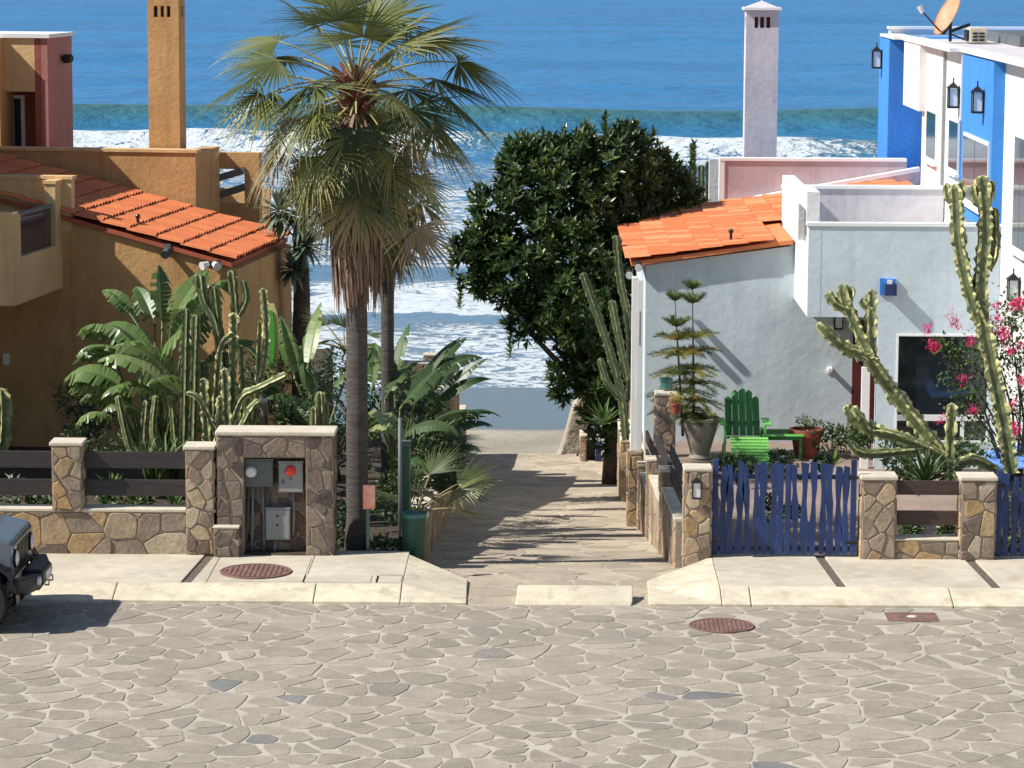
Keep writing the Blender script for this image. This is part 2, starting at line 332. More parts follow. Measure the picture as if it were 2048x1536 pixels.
    cr = N.new("ShaderNodeMix"); cr.data_type = 'RGBA'; cr.inputs[6].default_value = (.028, .185, .42, 1); cr.inputs[7].default_value = (.05, .145, .155, 1)
    L.new(gr.outputs['Fac'], cr.inputs[0])
    sep = N.new("ShaderNodeSeparateXYZ"); L.new(geo.outputs['Position'], sep.inputs[0])
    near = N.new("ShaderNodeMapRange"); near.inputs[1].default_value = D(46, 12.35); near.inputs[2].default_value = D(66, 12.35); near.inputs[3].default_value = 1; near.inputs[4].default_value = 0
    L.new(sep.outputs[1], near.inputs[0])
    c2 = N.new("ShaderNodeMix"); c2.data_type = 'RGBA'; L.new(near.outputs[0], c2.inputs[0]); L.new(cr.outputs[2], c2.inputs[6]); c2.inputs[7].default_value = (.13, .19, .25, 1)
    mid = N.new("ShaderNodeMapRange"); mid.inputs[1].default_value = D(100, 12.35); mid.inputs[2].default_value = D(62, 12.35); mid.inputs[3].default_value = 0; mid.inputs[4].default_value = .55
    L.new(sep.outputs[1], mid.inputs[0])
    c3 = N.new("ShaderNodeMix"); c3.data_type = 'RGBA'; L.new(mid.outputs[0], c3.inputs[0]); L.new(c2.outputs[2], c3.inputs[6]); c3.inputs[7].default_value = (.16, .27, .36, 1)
    # wind streaks tint
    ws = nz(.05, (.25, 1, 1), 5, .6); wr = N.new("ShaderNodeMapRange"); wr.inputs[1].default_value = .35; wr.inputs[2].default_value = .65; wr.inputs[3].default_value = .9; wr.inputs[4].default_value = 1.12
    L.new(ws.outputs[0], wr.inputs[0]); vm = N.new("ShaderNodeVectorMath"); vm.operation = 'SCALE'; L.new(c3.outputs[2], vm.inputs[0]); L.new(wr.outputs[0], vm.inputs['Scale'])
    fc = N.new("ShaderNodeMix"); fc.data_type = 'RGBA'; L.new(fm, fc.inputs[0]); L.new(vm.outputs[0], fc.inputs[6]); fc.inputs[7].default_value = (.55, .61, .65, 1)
    L.new(fc.outputs[2], b.inputs['Base Color'])
    L.new(math_('ADD', math_('MULTIPLY', fm, .6), .30), b.inputs['Roughness']); b.inputs['IOR'].default_value = 1.33
    b.inputs['Specular IOR Level'].default_value = .38
    # ripples
    w1 = nz(.20, (.6, 1, 1), 3, .5); w2 = nz(.7, (.6, 1, 1), 4, .6); w3 = nz(4, (.6, 1, 1), 3, .6)
    hh = math_('ADD', math_('ADD', math_('MULTIPLY', w1.outputs[0], 1.5), math_('MULTIPLY', w2.outputs[0], .75)), math_('MULTIPLY', w3.outputs[0], .05))
    dist = N.new("ShaderNodeMapRange"); dist.inputs[1].default_value = D(44, 12.35); dist.inputs[2].default_value = D(70, 12.35); dist.inputs[3].default_value = .12; dist.inputs[4].default_value = 1; L.new(sep.outputs[1], dist.inputs[0])
    hh = math_('MULTIPLY', hh, dist.outputs[0])
    hh = math_('ADD', hh, math_('MULTIPLY', fm, .06))
    bp = N.new("ShaderNodeBump"); bp.inputs['Distance'].default_value = 1.0; bp.inputs['Strength'].default_value = 1; L.new(hh, bp.inputs['Height']); L.new(bp.outputs[0], b.inputs['Normal'])
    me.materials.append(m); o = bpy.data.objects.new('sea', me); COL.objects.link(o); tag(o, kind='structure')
build_sea()

def bz(y): return np.interp(y, [28, 31, 36, 40, 44, 60, 80], [-3.1, -3.3, -3.75, -4.05, -4.36, -5.2, -7])
D38 = D(38.5, 12)
def wet_material():
    m = mat('beach_sand', (.37, .33, .26), .95, (.30, .265, .205), .35, .05, 2.2, vari=.10); t = m.node_tree; N = t.nodes; L = t.links
    b = [x for x in N if x.type == 'BSDF_PRINCIPLED'][0]; base = b.inputs['Base Color'].links[0].from_socket
    g = N.new("ShaderNodeNewGeometry"); s = N.new("ShaderNodeSeparateXYZ"); L.new(g.outputs['Position'], s.inputs[0])
    n = N.new("ShaderNodeTexNoise"); n.inputs['Scale'].default_value = .25; L.new(g.outputs['Position'], n.inputs['Vector'])
    a = N.new("ShaderNodeMath"); a.operation = 'MULTIPLY_ADD'; L.new(n.outputs[0], a.inputs[0]); a.inputs[1].default_value = 1.2; L.new(s.outputs[1], a.inputs[2])
    r = N.new("ShaderNodeMapRange"); r.inputs[1].default_value = D38; r.inputs[2].default_value = D38+.8; L.new(a.outputs[0], r.inputs[0])
    mx = N.new("ShaderNodeMix"); mx.data_type = 'RGBA'; L.new(r.outputs[0], mx.inputs[0]); L.new(base, mx.inputs[6]); mx.inputs[7].default_value = (.075, .115, .165, 1)  # wet sand, with the sky's blue reflection put into its colour
    L.new(mx.outputs[2], b.inputs['Base Color'])
    r2 = N.new("ShaderNodeMapRange"); r2.inputs[1].default_value = D38; r2.inputs[2].default_value = D38+.8; r2.inputs[3].default_value = .95; r2.inputs[4].default_value = .22
    L.new(a.outputs[0], r2.inputs[0]); L.new(r2.outputs[0], b.inputs['Roughness'])
    r3 = N.new("ShaderNodeMapRange"); r3.inputs[1].default_value = D38; r3.inputs[2].default_value = D38+.8; r3.inputs[3].default_value = .06; r3.inputs[4].default_value = .0015
    L.new(a.outputs[0], r3.inputs[0]); bp = [x for x in N if x.type == 'BUMP'][0]; L.new(r3.outputs[0], bp.inputs['Distance'])
    b.inputs['Specular IOR Level'].default_value = .5
    return m
me = bpy.data.meshes.new('sand_beach'); ys = np.arange(28, 81, .5); xs = np.linspace(-70, 70, 180)
vs = [(x, D(y, 8-float(bz(y))), float(bz(y))+(.05*noise.noise(Vector((x*.5, y*.5, 0)))+.03*noise.noise(Vector((x*2, y*1.4, 3))))*(1 if y < 37.5 else .06)) for y in ys for x in xs]
n = len(xs); me.from_pydata(vs, [], [(j*n+i, j*n+i+1, (j+1)*n+i+1, (j+1)*n+i) for j in range(len(ys)-1) for i in range(n-1)])
me.polygons.foreach_set('use_smooth', [True]*len(me.polygons)); me.materials.append(wet_material())
o = bpy.data.objects.new('sand_beach', me); COL.objects.link(o); tag(o, kind='structure')

# ================================================================ flat stones
def voronoi(w, h, sx, sy, seed, jit=.42, drop=.12):
    rr = random.Random(seed); nx = max(1, round(w/sx)); ny = max(1, round(h/sy)); dx = w/nx; dy = h/ny; pts = {}
    for i in range(-2, nx+2):
        for j in range(-2, ny+2):
            if rr.random() < drop and nx > 2 and ny > 2: continue
            pts[i, j] = (dx*(i+.5+rr.uniform(-jit, jit)+(.5 if j % 2 else 0)*.6), dy*(j+.5+rr.uniform(-jit, jit)))
    out = []
    for (i, j), p in pts.items():
        if i < -1 or i > nx or j < -1 or j > ny: continue
        poly = [(0, 0), (w, 0), (w, h), (0, h)]
        nb = [pts[a, b] for a in range(i-3, i+4) for b in range(j-3, j+4) if (a, b) in pts and (a, b) != (i, j)]
        for q in nb:
            mx, my = (p[0]+q[0])/2, (p[1]+q[1])/2; nx_, ny_ = q[0]-p[0], q[1]-p[1]; new = []
            k = len(poly)
            for a in range(k):
                A, B = poly[a], poly[(a+1) % k]; da = (A[0]-mx)*nx_+(A[1]-my)*ny_; db = (B[0]-mx)*nx_+(B[1]-my)*ny_
                if da <= 0: new.append(A)
                if (da < 0) != (db < 0) and abs(da-db) > 1e-9:
                    s_ = da/(da-db); new.append((A[0]+(B[0]-A[0])*s_, A[1]+(B[1]-A[1])*s_))
            poly = new
            if len(poly) < 3: break
        if len(poly) >= 3:
            out.append(poly)
    return out
def area(p): return abs(sum(p[i][0]*p[(i+1) % len(p)][1]-p[(i+1) % len(p)][0]*p[i][1] for i in range(len(p))))/2
def shrink(poly, g, rr, cut=(.05, .17)):
    # drop tiny edges, inset, cut the corners
    P = []
    for i, p in enumerate(poly):
        q = poly[(i+1) % len(poly)]
        if math.hypot(p[0]-q[0], p[1]-q[1]) > .03: P.append(p)
    if len(P) < 3: return None
    cx = sum(p[0] for p in P)/len(P); cy = sum(p[1] for p in P)/len(P); out = []
    if area(P) < 0.002: return None
    n = len(P)
    ins = []
    sgn = 1 if sum(P[i][0]*P[(i+1) % n][1]-P[(i+1) % n][0]*P[i][1] for i in range(n)) > 0 else -1
    gs = [g*rr.choice((.4, .7, 1, 1.3, 2.2)) for _ in P]
    for i in range(n):
        a, b, c = P[i-1], P[i], P[(i+1) % n]
        d1 = (b[0]-a[0], b[1]-a[1]); d2 = (c[0]-b[0], c[1]-b[1]); l1 = math.hypot(*d1); l2 = math.hypot(*d2)
        n1 = (-d1[1]/l1*sgn, d1[0]/l1*sgn); n2 = (-d2[1]/l2*sgn, d2[0]/l2*sgn)
        det = n1[0]*n2[1]-n1[1]*n2[0]; g1, g2 = gs[i-1], gs[i]
        if abs(det) < .15: q = (b[0]+n1[0]*g1, b[1]+n1[1]*g1)
        else: q = (b[0]+(g1*n2[1]-g2*n1[1])/det, b[1]+(g2*n1[0]-g1*n2[0])/det)
        ins.append(q)
    if area(ins) < .25*area(P) or area(ins) < .0015 or area(ins) > area(P): return None
    for i in range(n):
        a, b, c = ins[i-1], ins[i], ins[(i+1) % n]; k = rr.uniform(*cut)
        out.append((b[0]+(a[0]-b[0])*k, b[1]+(a[1]-b[1])*k)); out.append((b[0]+(c[0]-b[0])*k, b[1]+(c[1]-b[1])*k))
    return out
def stone_mesh(mb, poly, O, U, V, Nn, depth, cham, tone, rr, tilt=0):
    n = len(poly); cx = sum(p[0] for p in poly)/n; cy = sum(p[1] for p in poly)/n
    r_ = math.sqrt(area(poly)); k = max(.6, 1-cham/r_*2); tx, ty = rr.uniform(-tilt, tilt), rr.uniform(-tilt, tilt)
    def P(x, y, z): return O+U*x+V*y+Nn*z
    zz = lambda x, y, b: b+(x-cx)*tx+(y-cy)*ty
    a = [P(x, y, -.01) for x, y in poly]; b = [P(x, y, zz(x, y, depth*.6)) for x, y in poly]
    c = [P(cx+(x-cx)*k, cy+(y-cy)*k, zz(x, y, depth)) for x, y in poly]
    flip = U.cross(V).dot(Nn) < 0
    sg = sum(poly[i][0]*poly[(i+1) % n][1]-poly[(i+1) % n][0]*poly[i][1] for i in range(n)) < 0
    fs = [(i, (i+1) % n, n+(i+1) % n, n+i) for i in range(n)]+[(n+i, n+(i+1) % n, 2*n+(i+1) % n, 2*n+i) for i in range(n)]+[tuple(range(2*n, 3*n))]
    if flip != sg: fs = [f[::-1] for f in fs]
    mb.add(a+b+c, fs, tone)
def stone_face(parent, O, U, V, Nn, w, h, sx=.30, sy=.24, seed=1, proud=.016, gap=.008, m=None, name='stone', skip=None, rnd_tone=None):
    """irregular stones over one face of a wall, each an object"""
    rr = random.Random(seed); O = Vector(O); U = Vector(U); V = Vector(V); Nn = Vector(Nn); c = 0
    for poly in voronoi(w, h, sx, sy, seed):
        cx = sum(p[0] for p in poly)/len(poly); cy = sum(p[1] for p in poly)/len(poly)
        if skip and skip(cx, cy): continue
        q = shrink(poly, gap, rr)
        if not q: continue
        mb = MB(); stone_mesh(mb, q, O, U, V, Nn, proud*rr.uniform(.7, 1.4), .008, rnd_tone(rr) if rnd_tone else rr.random(), rr, .03)
        mb.build(name, m or K['stonewall'], parent); c += 1
    return c
NX, NY, PX_, PZ = (-1, 0, 0), (0, -1, 0), (1, 0, 0), (0, 0, 1)
def stone_block(parent, x0, x1, y0, y1, z0, z1, seed, sx=.28, sy=.24, sides='fl', cap=.045, name='wall_core', gap=.0085, over=.02, m=None):
    """mortar core + stones on front/left/right + cement cap"""
    bx(name, K['mortar'], parent, x0, x1, y0, y1, z0, z1)
    if 'f' in sides: stone_face(parent, (x0, y0, z0), (1, 0, 0), (0, 0, 1), (0, -1, 0), x1-x0, z1-z0, sx, sy, seed, gap=gap, m=m)
    if 'l' in sides: stone_face(parent, (x0, y1, z0), (0, -1, 0), (0, 0, 1), (-1, 0, 0), y1-y0, z1-z0, sx, sy, seed+5, gap=gap, m=m)
    if 'r' in sides: stone_face(parent, (x1, y0, z0), (0, 1, 0), (0, 0, 1), (1, 0, 0), y1-y0, z1-z0, sx, sy, seed+9, gap=gap, m=m)
    if 'b' in sides: stone_face(parent, (x1, y1, z0), (-1, 0, 0), (0, 0, 1), (0, 1, 0), x1-x0, z1-z0, sx, sy, seed+13, gap=gap, m=m)
    if cap: bx('cap', K['cement'], parent, x0-over, x1+over, y0-over, y1+over, z1, z1+cap, bevel=.012)

# ================================================================ street
YK = D(18.2)
street = bx('street', K['pavemortar'], None, -60, 60, -25, YK, -.5, 0); tag(street, kind='structure')
def paving(parent, x0, x1, y0, y1, sx, sy, seed, m, zf, name, limit, depth=.007, gap=.014, cut=(.05, .40), inside=None, bulk_name=None, tonef=None, skipf=None):
    rr = random.Random(seed); U = Vector((1, 0, 0)); near = []; far = MB()
    for poly in voronoi(x1-x0, y1-y0, sx, sy, seed, .46, .17):
        poly = [(x+x0, y+y0) for x, y in poly]; n = len(poly)
        cx = sum(p[0] for p in poly)/n; cy = sum(p[1] for p in poly)/n
        if inside and not inside(cx, cy): continue
        q = shrink(poly, gap*rr.choice((.6, 1, 1, 1.3)), rr, cut)
        if not q or (skipf and skipf(cx, cy)): continue
        z = zf(cy); dz = (zf(cy+.1)-zf(cy-.1))/.2
        V = Vector((0, 1, dz)); Nn = Vector((0, -dz, 1)).normalized(); O = Vector((0, 0, z-dz*cy))
        u, v = pj((cx, cy, z)); vis = -60 < u < 2110 and -20 < v < 1600
        sa = area([pj(O+U*x+V*y) for x, y in q]) if vis else 0
        near.append((sa, q, O, V, Nn, tonef(rr) if tonef else rr.random(), rr.uniform(.7, 1.3)))
    near.sort(key=lambda t: -t[0])
    for i, (sa, q, O, V, Nn, tn, d) in enumerate(near):
        mb = MB() if (i < limit and sa > 0) else far
        stone_mesh(mb, q, O, U, V, Nn, depth*d, .006, tn, rr, .004)
        if mb is not far: mb.build(name, m, parent)
    if far.v: tag(far.build(bulk_name or name+'s', m, parent), kind='stuff')
def st_tone(rr):
    return rr.uniform(0.0, .14) if rr.random() < .02 else rr.uniform(.25, .95)
MH_C = onz(1443, 1253, 0); MH_R = (onz(1508, 1253, 0)-onz(1378, 1253, 0)).length/2
RC0 = onz(1768, 1226, 0); RC1 = onz(1880, 1245, 0)
def in_manhole(x, y): return (x-MH_C.x)**2+(y-MH_C.y)**2 < (MH_R+.02)**2 or (RC0.x-.02 < x < RC1.x+.02 and RC1.y-.04 < y < RC0.y+.04)
paving(street, -10, 10, 20, YK-.01, .42, .33, 11, K['paver'], lambda y: 0, 'paving_stone', 300, inside=None, tonef=st_tone, skipf=in_manhole, bulk_name='distant_paving_stones')

# ================================================================ the path down to the beach
PXL = -1.62
def wallx(y): return 1.76-.066*(y/1.96-19.3)
PY = [D(18.2), D(19.3), D(24.3), D(28.5), D(30.2), D(31.2)]; PZ_ = [0, -.02, -1.17, -1.85, -2.05, -2.1]
def pz(y): return float(np.interp(y, PY, PZ_))
mb = MB()
for i in range(len(PY)-1):
    y0, y1 = PY[i], PY[i+1]; z0, z1 = PZ_[i]+.001, PZ_[i+1]+.001
    mb.add([(-2.6, y0, z0), (2.6, y0, z0), (2.4, y1, z1), (-2.6, y1, z1)], [(0, 1, 2, 3)])
mb.box(-2.6, 2.4, D(31.0), D(31.2), -5, -2.101)
path = mb.build('beach_path', K['pathmortar'], None); tag(path, kind='structure')
def in_path(x, y): return -2.1 < x < wallx(y)+.05
paving(path, -2.1, 2.1, YK+.03, D(31.15), .60, .50, 23, K['pathstone'], lambda y: pz(y)+.001, 'paving_stone', 300, gap=.013, inside=in_path, depth=.006, cut=(.04, .25))

# garden lots on both sides, terraced behind their walls
g = MB(); g.ext([(-60, D(19.6), -5), (PXL-.33, D(19.6), -5), (PXL-.33, D(25.2), -5), (-4.4, D(25.2), -5), (-4.4, D(31.5), -5), (-60, D(31.5), -5)], (0, 0, 4.95)); g.box(-4.399, PXL-.33, D(25.2)+.001, D(31.5), -5, -1.6)
g = g.build('garden_ground', K['soil'], None); tag(g, kind='structure')
g = bx('garden_ground', K['soil'], None, 6.2, 60, D(19.6), D(33.5), -5, -.05); tag(g, kind='structure')
g = MB(); xx = 2.0
g.ext([(wallx(D(19.7))+.12, D(19.7), -5), (6.2, D(19.7), -5), (6.2, D(31.0), -5), (wallx(D(31))+.35, D(31.0), -5)], (0, 0, 4.94))
g = g.build('patio_ground', K['patio'], None); tag(g, kind='structure')

# ================================================================ sidewalks with sloped kerbs
def sidewalk(x0, x1, open_end, joints, strips, name='sidewalk', slabcuts=()):
    """x0<x1; open_end = side where it meets the path (+1 right end, -1 left end)"""
    root = thing(name, None, None); tag(root, kind='structure')
    KY0, KY1, SY1, Z = YK, YK+.52, D(19.62), .15
    cuts = sorted([x0]+[c for s in strips for c in (s[0], s[1])]+list(slabcuts)+[x1]); isstrip = lambda a: any(abs(a-s[0]) < 1e-6 for s in strips)
    # strips given as (x at kerb side left,right, shift towards the wall)
    sh = {}
    for s in strips: sh[s[0]] = s[2]; sh[s[1]] = s[2]
    for a, b in zip(cuts[:-1], cuts[1:]):
        sa, sb = sh.get(a, 0), sh.get(b, 0); gp = .004
        poly = [(a+gp, KY1+.004, -.02), (b-gp, KY1+.004, -.02), (b-gp+sb, SY1, -.02), (a+gp+sa, SY1, -.02)]
        if isstrip(a): MB().ext(poly, (0, 0, Z+.02-.02)).build('gravel_strip', K['gravel'], root)
        else: MB().ext(poly, (0, 0, Z+.02)).build('slab', K['concrete'], root, bevel=.006)
    js = sorted([x0]+list(joints)+[x1])
    for a, b in zip(js[:-1], js[1:]):
        a_ = a+.006; b_ = b-.006
        MB().ext([(a_, KY0, -.02), (a_, KY0, .035), (a_, KY1-.1, Z-.012), (a_, KY1-.03, Z+.002), (a_, KY1, Z+.002), (a_, KY1, -.02)], (b_-a_, 0, 0)).build('kerb_block', K['kerbc'], root, bevel=.01)
    return root
SXL = onz(815, 1122, .15).x; SXR = onz(1415, 1120, .15).x
def kx(u): return onz(u, 1180, .15).x
sl = sidewalk(-14, SXL, 1, [kx(225), kx(628), -8.2, -10.6], [(kx(352), kx(373), .13)], slabcuts=(kx(404), kx(603)))
sr = sidewalk(SXR+.07, 14, -1, [kx(1500), kx(1900), 7.6, 9.8], [(kx(1678), kx(1697), -.12), (kx(1988), kx(2008), -.12), (kx(2008)+1.8, kx(2008)+1.93, 0)])
def flare(parent, xs, xe, sg):
    """sloped corner block at the end of a sidewalk"""
    mb = MB(); Z = .15; A = [(xs, D(19.5), Z), (xs, YK+.52, Z), (xs, YK, .035)]; B = [(xe, D(18.95), .03), (xe, D(18.75), .03), (xe+.02*sg, YK, .03)]
    vs = A+B+[(p[0], p[1], -.05) for p in A+B]
    fs = [(0, 1, 4, 3), (1, 2, 5, 4), (3, 4, 10, 9), (4, 5, 11, 10), (2, 8, 11, 5), (0, 3, 9, 6), (0, 6, 7, 1), (1, 7, 8, 2)]
    if sg < 0: fs = [f[::-1] for f in fs]
    mb.add(vs, fs); mb.build('corner_ramp', K['kerbc'], parent, bevel=.008)
flare(sl, SXL+.004, onz(930, 1200, .03).x, 1); flare(sr, SXR+.066, onz(1300, 1200, .03).x, -1)
bx('manhole_surround', K['concrete'], sl, kx(404)+.03, kx(603)-.03, YK+.6, D(19.33), .15, .156)
# kerb block standing alone across the mouth of the path
a = onz(1030, 1208, 0); b = onz(1262, 1208, 0)
kb = thing('kerb_block', 'lone cream concrete kerb block lying across the mouth of the beach path', 'kerb block', (a.x, YK, 0))
MB().ext([(a.x, YK, 0), (a.x+.02, YK+.05, .05), (a.x+.03, YK+.36, .15), (a.x+.03, YK+.52, .15), (a.x+.03, YK+.56, 0)], (b.x-a.x, 0, 0)).build('block', K['kerbc'], kb, bevel=.015)
bx('mortar_patch', K['kerbc'], kb, a.x+.05, b.x-.03, YK+.56, YK+.66, -.01, .05, bevel=.01)

def cover(name, label, c, r_, z):
    t = thing(name, label, 'manhole cover', (c.x, c.y, z))
    MB().lathe((c.x, c.y, z), [(r_, -.02), (r_, .016), (r_*.94, .016), (r_*.94, .006)], 40).build('rim', K['rust'], t)
    m2 = MB(); m2.lathe((c.x, c.y, z), [(r_*.93, -.02), (r_*.93, .012)], 36)
    m2.build('lid', K['rust'], t)
    rb = MB()
    for i in range(-6, 7):
        x = i*r_*.14; h = math.sqrt(max(0, (r_*.86)**2-x*x)); rb.box(c.x+x-r_*.035, c.x+x+r_*.035, c.y-h, c.y+h, z+.012, z+.020)
    rb.build('tread_ribs', K['rust'], t); return t
c1 = (onz(440, 1144, .156)+onz(583, 1144, .156))/2; cover('manhole_cover', 'round rust-brown manhole cover set in the left sidewalk', c1, (onz(583, 1144, .156)-onz(440, 1144, .156)).length/2, .16)
cover('manhole_cover', 'round rust-brown manhole cover in the street paving', MH_C, MH_R, .004)
t = thing('drain_cover', 'rectangular rust-brown utility cover in the street paving', 'utility cover', (RC0.x, RC0.y, 0))
bx('frame', K['rust'], t, RC0.x, RC1.x, RC1.y, RC0.y, -.01, .010); bx('lid', K['rust'], t, RC0.x+.03, RC1.x-.03, RC1.y+.02, RC0.y-.02, 0, .016, bevel=.004)
MB().lathe(((RC0.x+RC1.x)/2, (RC0.y+RC1.y)/2, .016), [(.06, 0), (.05, .006)], 16).build('handle_boss', K['cement'], t)
# slotted access lids let into the left sidewalk
for i, (u0, u1, lab) in enumerate(((610, 742, 'long concrete access lid with a dark slot let into the left sidewalk'), (757, 803, 'small square concrete access lid near the corner of the left sidewalk'))):
    p0 = onz(u0, 1160, .15); p1 = onz(u1, 1160, .15); t = thing('access_lid', lab, 'access lid', (p0.x, YK+.6, .15))
    bx('lid', K['concrete'], t, p0.x, p1.x, YK+.58, YK+1.0, .148, .158, bevel=.003)
    bx('slot', K['black'], t, p0.x-.03, p0.x-.004, YK+.58, YK+1.0, .146, .153)
    if i == 1: bx('slot', K['black'], t, p0.x, p1.x, YK+1.005, YK+1.05, .146, .153)
# ================================================================ left street wall with pillars and boards
YW = D(19.45)
def X(u, v=1100, y=YW): return ony(u, v, y).x
def Zp(u, v, y=YW): return ony(u, v, y).z
xa, xb = X(107), X(166); xc, xd = X(372, 1000), X(428, 1000)
zl = Zp(250, 1018)-.04; zt = Zp(140, 885)-.04
t = thing('stone_fence', 'low tan stone wall with two pillars and dark boards along the left sidewalk', 'stone fence', (-8, YW, 0))
stone_block(t, -13, xd, YW, YW+.28, .0, zl, 31, .42, .32)
for i, (a, b, dz) in enumerate(((xa, xb, 0), (xc, xd, -.04))):
    p = bx('pillar', K['mortar'], t, a, b, YW-.035, YW+.33, zl+.002 if i < 1 else zl*.0+.16, zt+dz)
    z0_ = zl if i < 1 else .15; stone_face(p, (a, YW-.035, z0_), (1, 0, 0), (0, 0, 1), (0, -1, 0), b-a, zt+dz-z0_, .2, .21, 41+i)
    stone_face(p, (b, YW-.035, zl+.05), (0, 1, 0), (0, 0, 1), (1, 0, 0), .36, zt+dz-zl-.05, .2, .21, 51+i)
    bx('cap', K['cement'], p, a-.025, b+.025, YW-.06, YW+.35, zt+dz, zt+dz+.05, bevel=.012)
a0 = X(-260)
p = bx('pillar', K['mortar'], t, a0-.4, a0, YW-.035, YW+.33, zl, zt); stone_face(p, (a0-.4, YW-.035, zl), (1, 0, 0), (0, 0, 1), (0, -1, 0), .4, zt-zl, .2, .21, 61)
bx('cap', K['cement'], p, a0-.425, a0+.025, YW-.06, YW+.35, zt, zt+.05, bevel=.012)
for x0, x1, in ((xb, xc), (a0, xa)):
    for v0, v1 in ((904, 937), (960, 992)):
        z1, z0 = Zp(300, v0, YW+.1), Zp(300, v1, YW+.1)
        bx('board', K['board'], t, x0+.002, x1-.002, YW+.10, YW+.145, z0, z1, bevel=.004)
# ---- utility wall with the meter niche
ux0, ux1 = X(435, 1000), X(667, 1000); nx0, nx1 = X(487, 1000), X(612, 1000); uzt = Zp(550, 862)-.06; nz1 = Zp(550, 915)
YU = YW-.02
t = thing('utility_wall', 'tall stone meter wall with a dark open niche beside the palm trunk', 'stone wall', (ux0, YU, 0))
bx('niche_back', K['mortar'], t, nx0-.01, nx1+.01, YU+.34, YU+.5, 0, uzt-.01)
bx('niche_floor', K['soil'], t, nx0+.001, nx1-.001, YU-.02, YU+.34, 0, .16)
stone_face(t, (nx0, YU+.34, .1), (1, 0, 0), (0, 0, 1), (0, -1, 0), nx1-nx0, nz1-.1, .2, .2, 73, m=K['stonewall_shade'])
stone_block(t, ux0, nx0, YU, YU+.48, 0, uzt, 71, .22, .22, 'fl', cap=0, name='pier', m=K['stonewall_shade'])
stone_block(t, nx1, ux1, YU, YU+.48, 0, uzt, 75, .2, .24, 'fr', cap=0, name='pier', m=K['stonewall_shade'])
stone_block(t, nx0+.001, nx1-.001, YU+.001, YU+.479, nz1, uzt-.001, 77, .30, .2, 'f', cap=0, name='lintel', m=K['stonewall_shade'])
bx('cap', K['cement'], t, ux0-.02, ux1+.03, YU-.03, YU+.5, uzt+.0005, uzt+.06, bevel=.015)
stone_face(t, (nx1, YU+.02, .1), (0, 1, 0), (0, 0, 1), (-1, 0, 0), .01, .01, .2, .2, 1)
p0, p1 = X(428, 1080, YU-.12), X(478, 1080, YU-.12); ph = Zp(450, 1052, YU-.12)
t2 = thing('stone_plinth', 'short squat stone plinth standing against the left side of the meter wall', 'stone plinth', (p0, YU-.12, 0))
stone_block(t2, p0, p1, YU-.16, YU-.03, .15, ph-.03, 81, .17, .2, 'fr', cap=.03, over=.01, m=K['stonewall_shade'])
def mbox(name, label, u0, v0, u1, v1, y, d, m):
    a = ony(u0, v0, y); b = ony(u1, v1, y); t = thing(name, label, 'meter box', ((a.x+b.x)/2, y, b.z))
    bx('case', m, t, a.x, b.x, y, y+d, b.z, a.z, bevel=.006)
    bx('lid_edge', m, t, a.x-.008, b.x+.008, y-.012, y+d, a.z, a.z+.018, bevel=.003)
    bx('door', m, t, a.x+.012, b.x-.012, y-.006, y-.0005, b.z+.012, a.z-.012, bevel=.002)
    return t, a, b
YB = YU+.14
t, a, b = mbox('meter_box', 'wide dark grey meter box with a round milky glass meter', 488, 920, 546, 974, YB, .2, K['grey'])
c = ony(502, 943, YB); MB().lathe((c.x, YB-.008, c.z), [(.078, -.0), (.078, -.02), (.066, -.06), (.05, -.075), (.0, -.08)][::-1], 20, ax='y').build('glass_meter', K['glassw'], t, smooth=False)
t, a, b = mbox('meter_box', 'light grey box with a round red lamp, hung right in the wall niche', 557, 925, 606, 985, YB-.03, .17, K['lgrey'])
c = ony(581, 941, YB-.03); MB().lathe((c.x, YB-.038, c.z), [(.07, 0), (.07, -.02), (.055, -.045), (.03, -.055), (0, -.057)][::-1], 20, ax='y').build('red_lens', K['red'], t)
bx('latch', K['black'], t, c.x-.005, c.x+.012, YB-.045, YB-.037, c.z-.12, c.z-.095); bx('label_plate', K['grey'], t, c.x-.12, c.x-.08, YB-.0385, YB-.0365, c.z-.18, c.z-.12)
t, a, b = mbox('meter_box', 'blank grey disconnect box mounted lowest in the wall niche', 531, 1018, 580, 1080, YB, .15, K['lgrey'])
for v in (1032, 1050):
    c = ony(555, v, YB); MB().lathe((c.x, YB-.008, c.z), [(.016, 0), (.014, -.01)][::-1], 10, ax='y').build('knockout', K['black'], t)
t = thing('conduit_pipes', 'grey conduit pipes running down the back of the meter niche', 'conduit', (X(510), YB+.1, 0))
for u0, u1, v0, v1, m in ((497, 490, 976, 1120, 'grey'), (505, 503, 976, 1120, 'lgrey'), (525, 528, 976, 1120, 'lgrey'), (534, 533, 976, 1030, 'grey'), (586, 586, 988, 1070, 'lgrey'), (551, 545, 1082, 1120, 'lgrey')):
    a = ony(u0, v0, YB+.12); b = ony(u1, v1, YB+.12); q = a.lerp(b, .5)+Vector((.012, 0, 0))
    MB().tube([a+Vector((0, 0, .03)), q, Vector((b.x, b.y, max(b.z, .13)))], .018, 8).build('pipe', K[m], t, smooth=True)
# tall stone pillar deep among the plants left of the path, and one further down
def garden_pillar(u0, u1, vt, y, zb, lab, seed):
    a = ony(u0, vt, y); b = ony(u1, vt, y); t = thing('stone_pillar', lab, 'stone pillar', (a.x, y, zb))
    stone_block(t, a.x, b.x, y, y+(b.x-a.x), zb, a.z-.05, seed, .2, .22, 'flr')
garden_pillar(497, 530, 800, D(21.6), 0, 'stone pillar with a pale cap half hidden behind the cactus thicket', 91)
garden_pillar(848, 874, 708, D(29.0), -2.0, 'tall stone pillar with a pale cap among big leaves at the left edge of the path', 95)
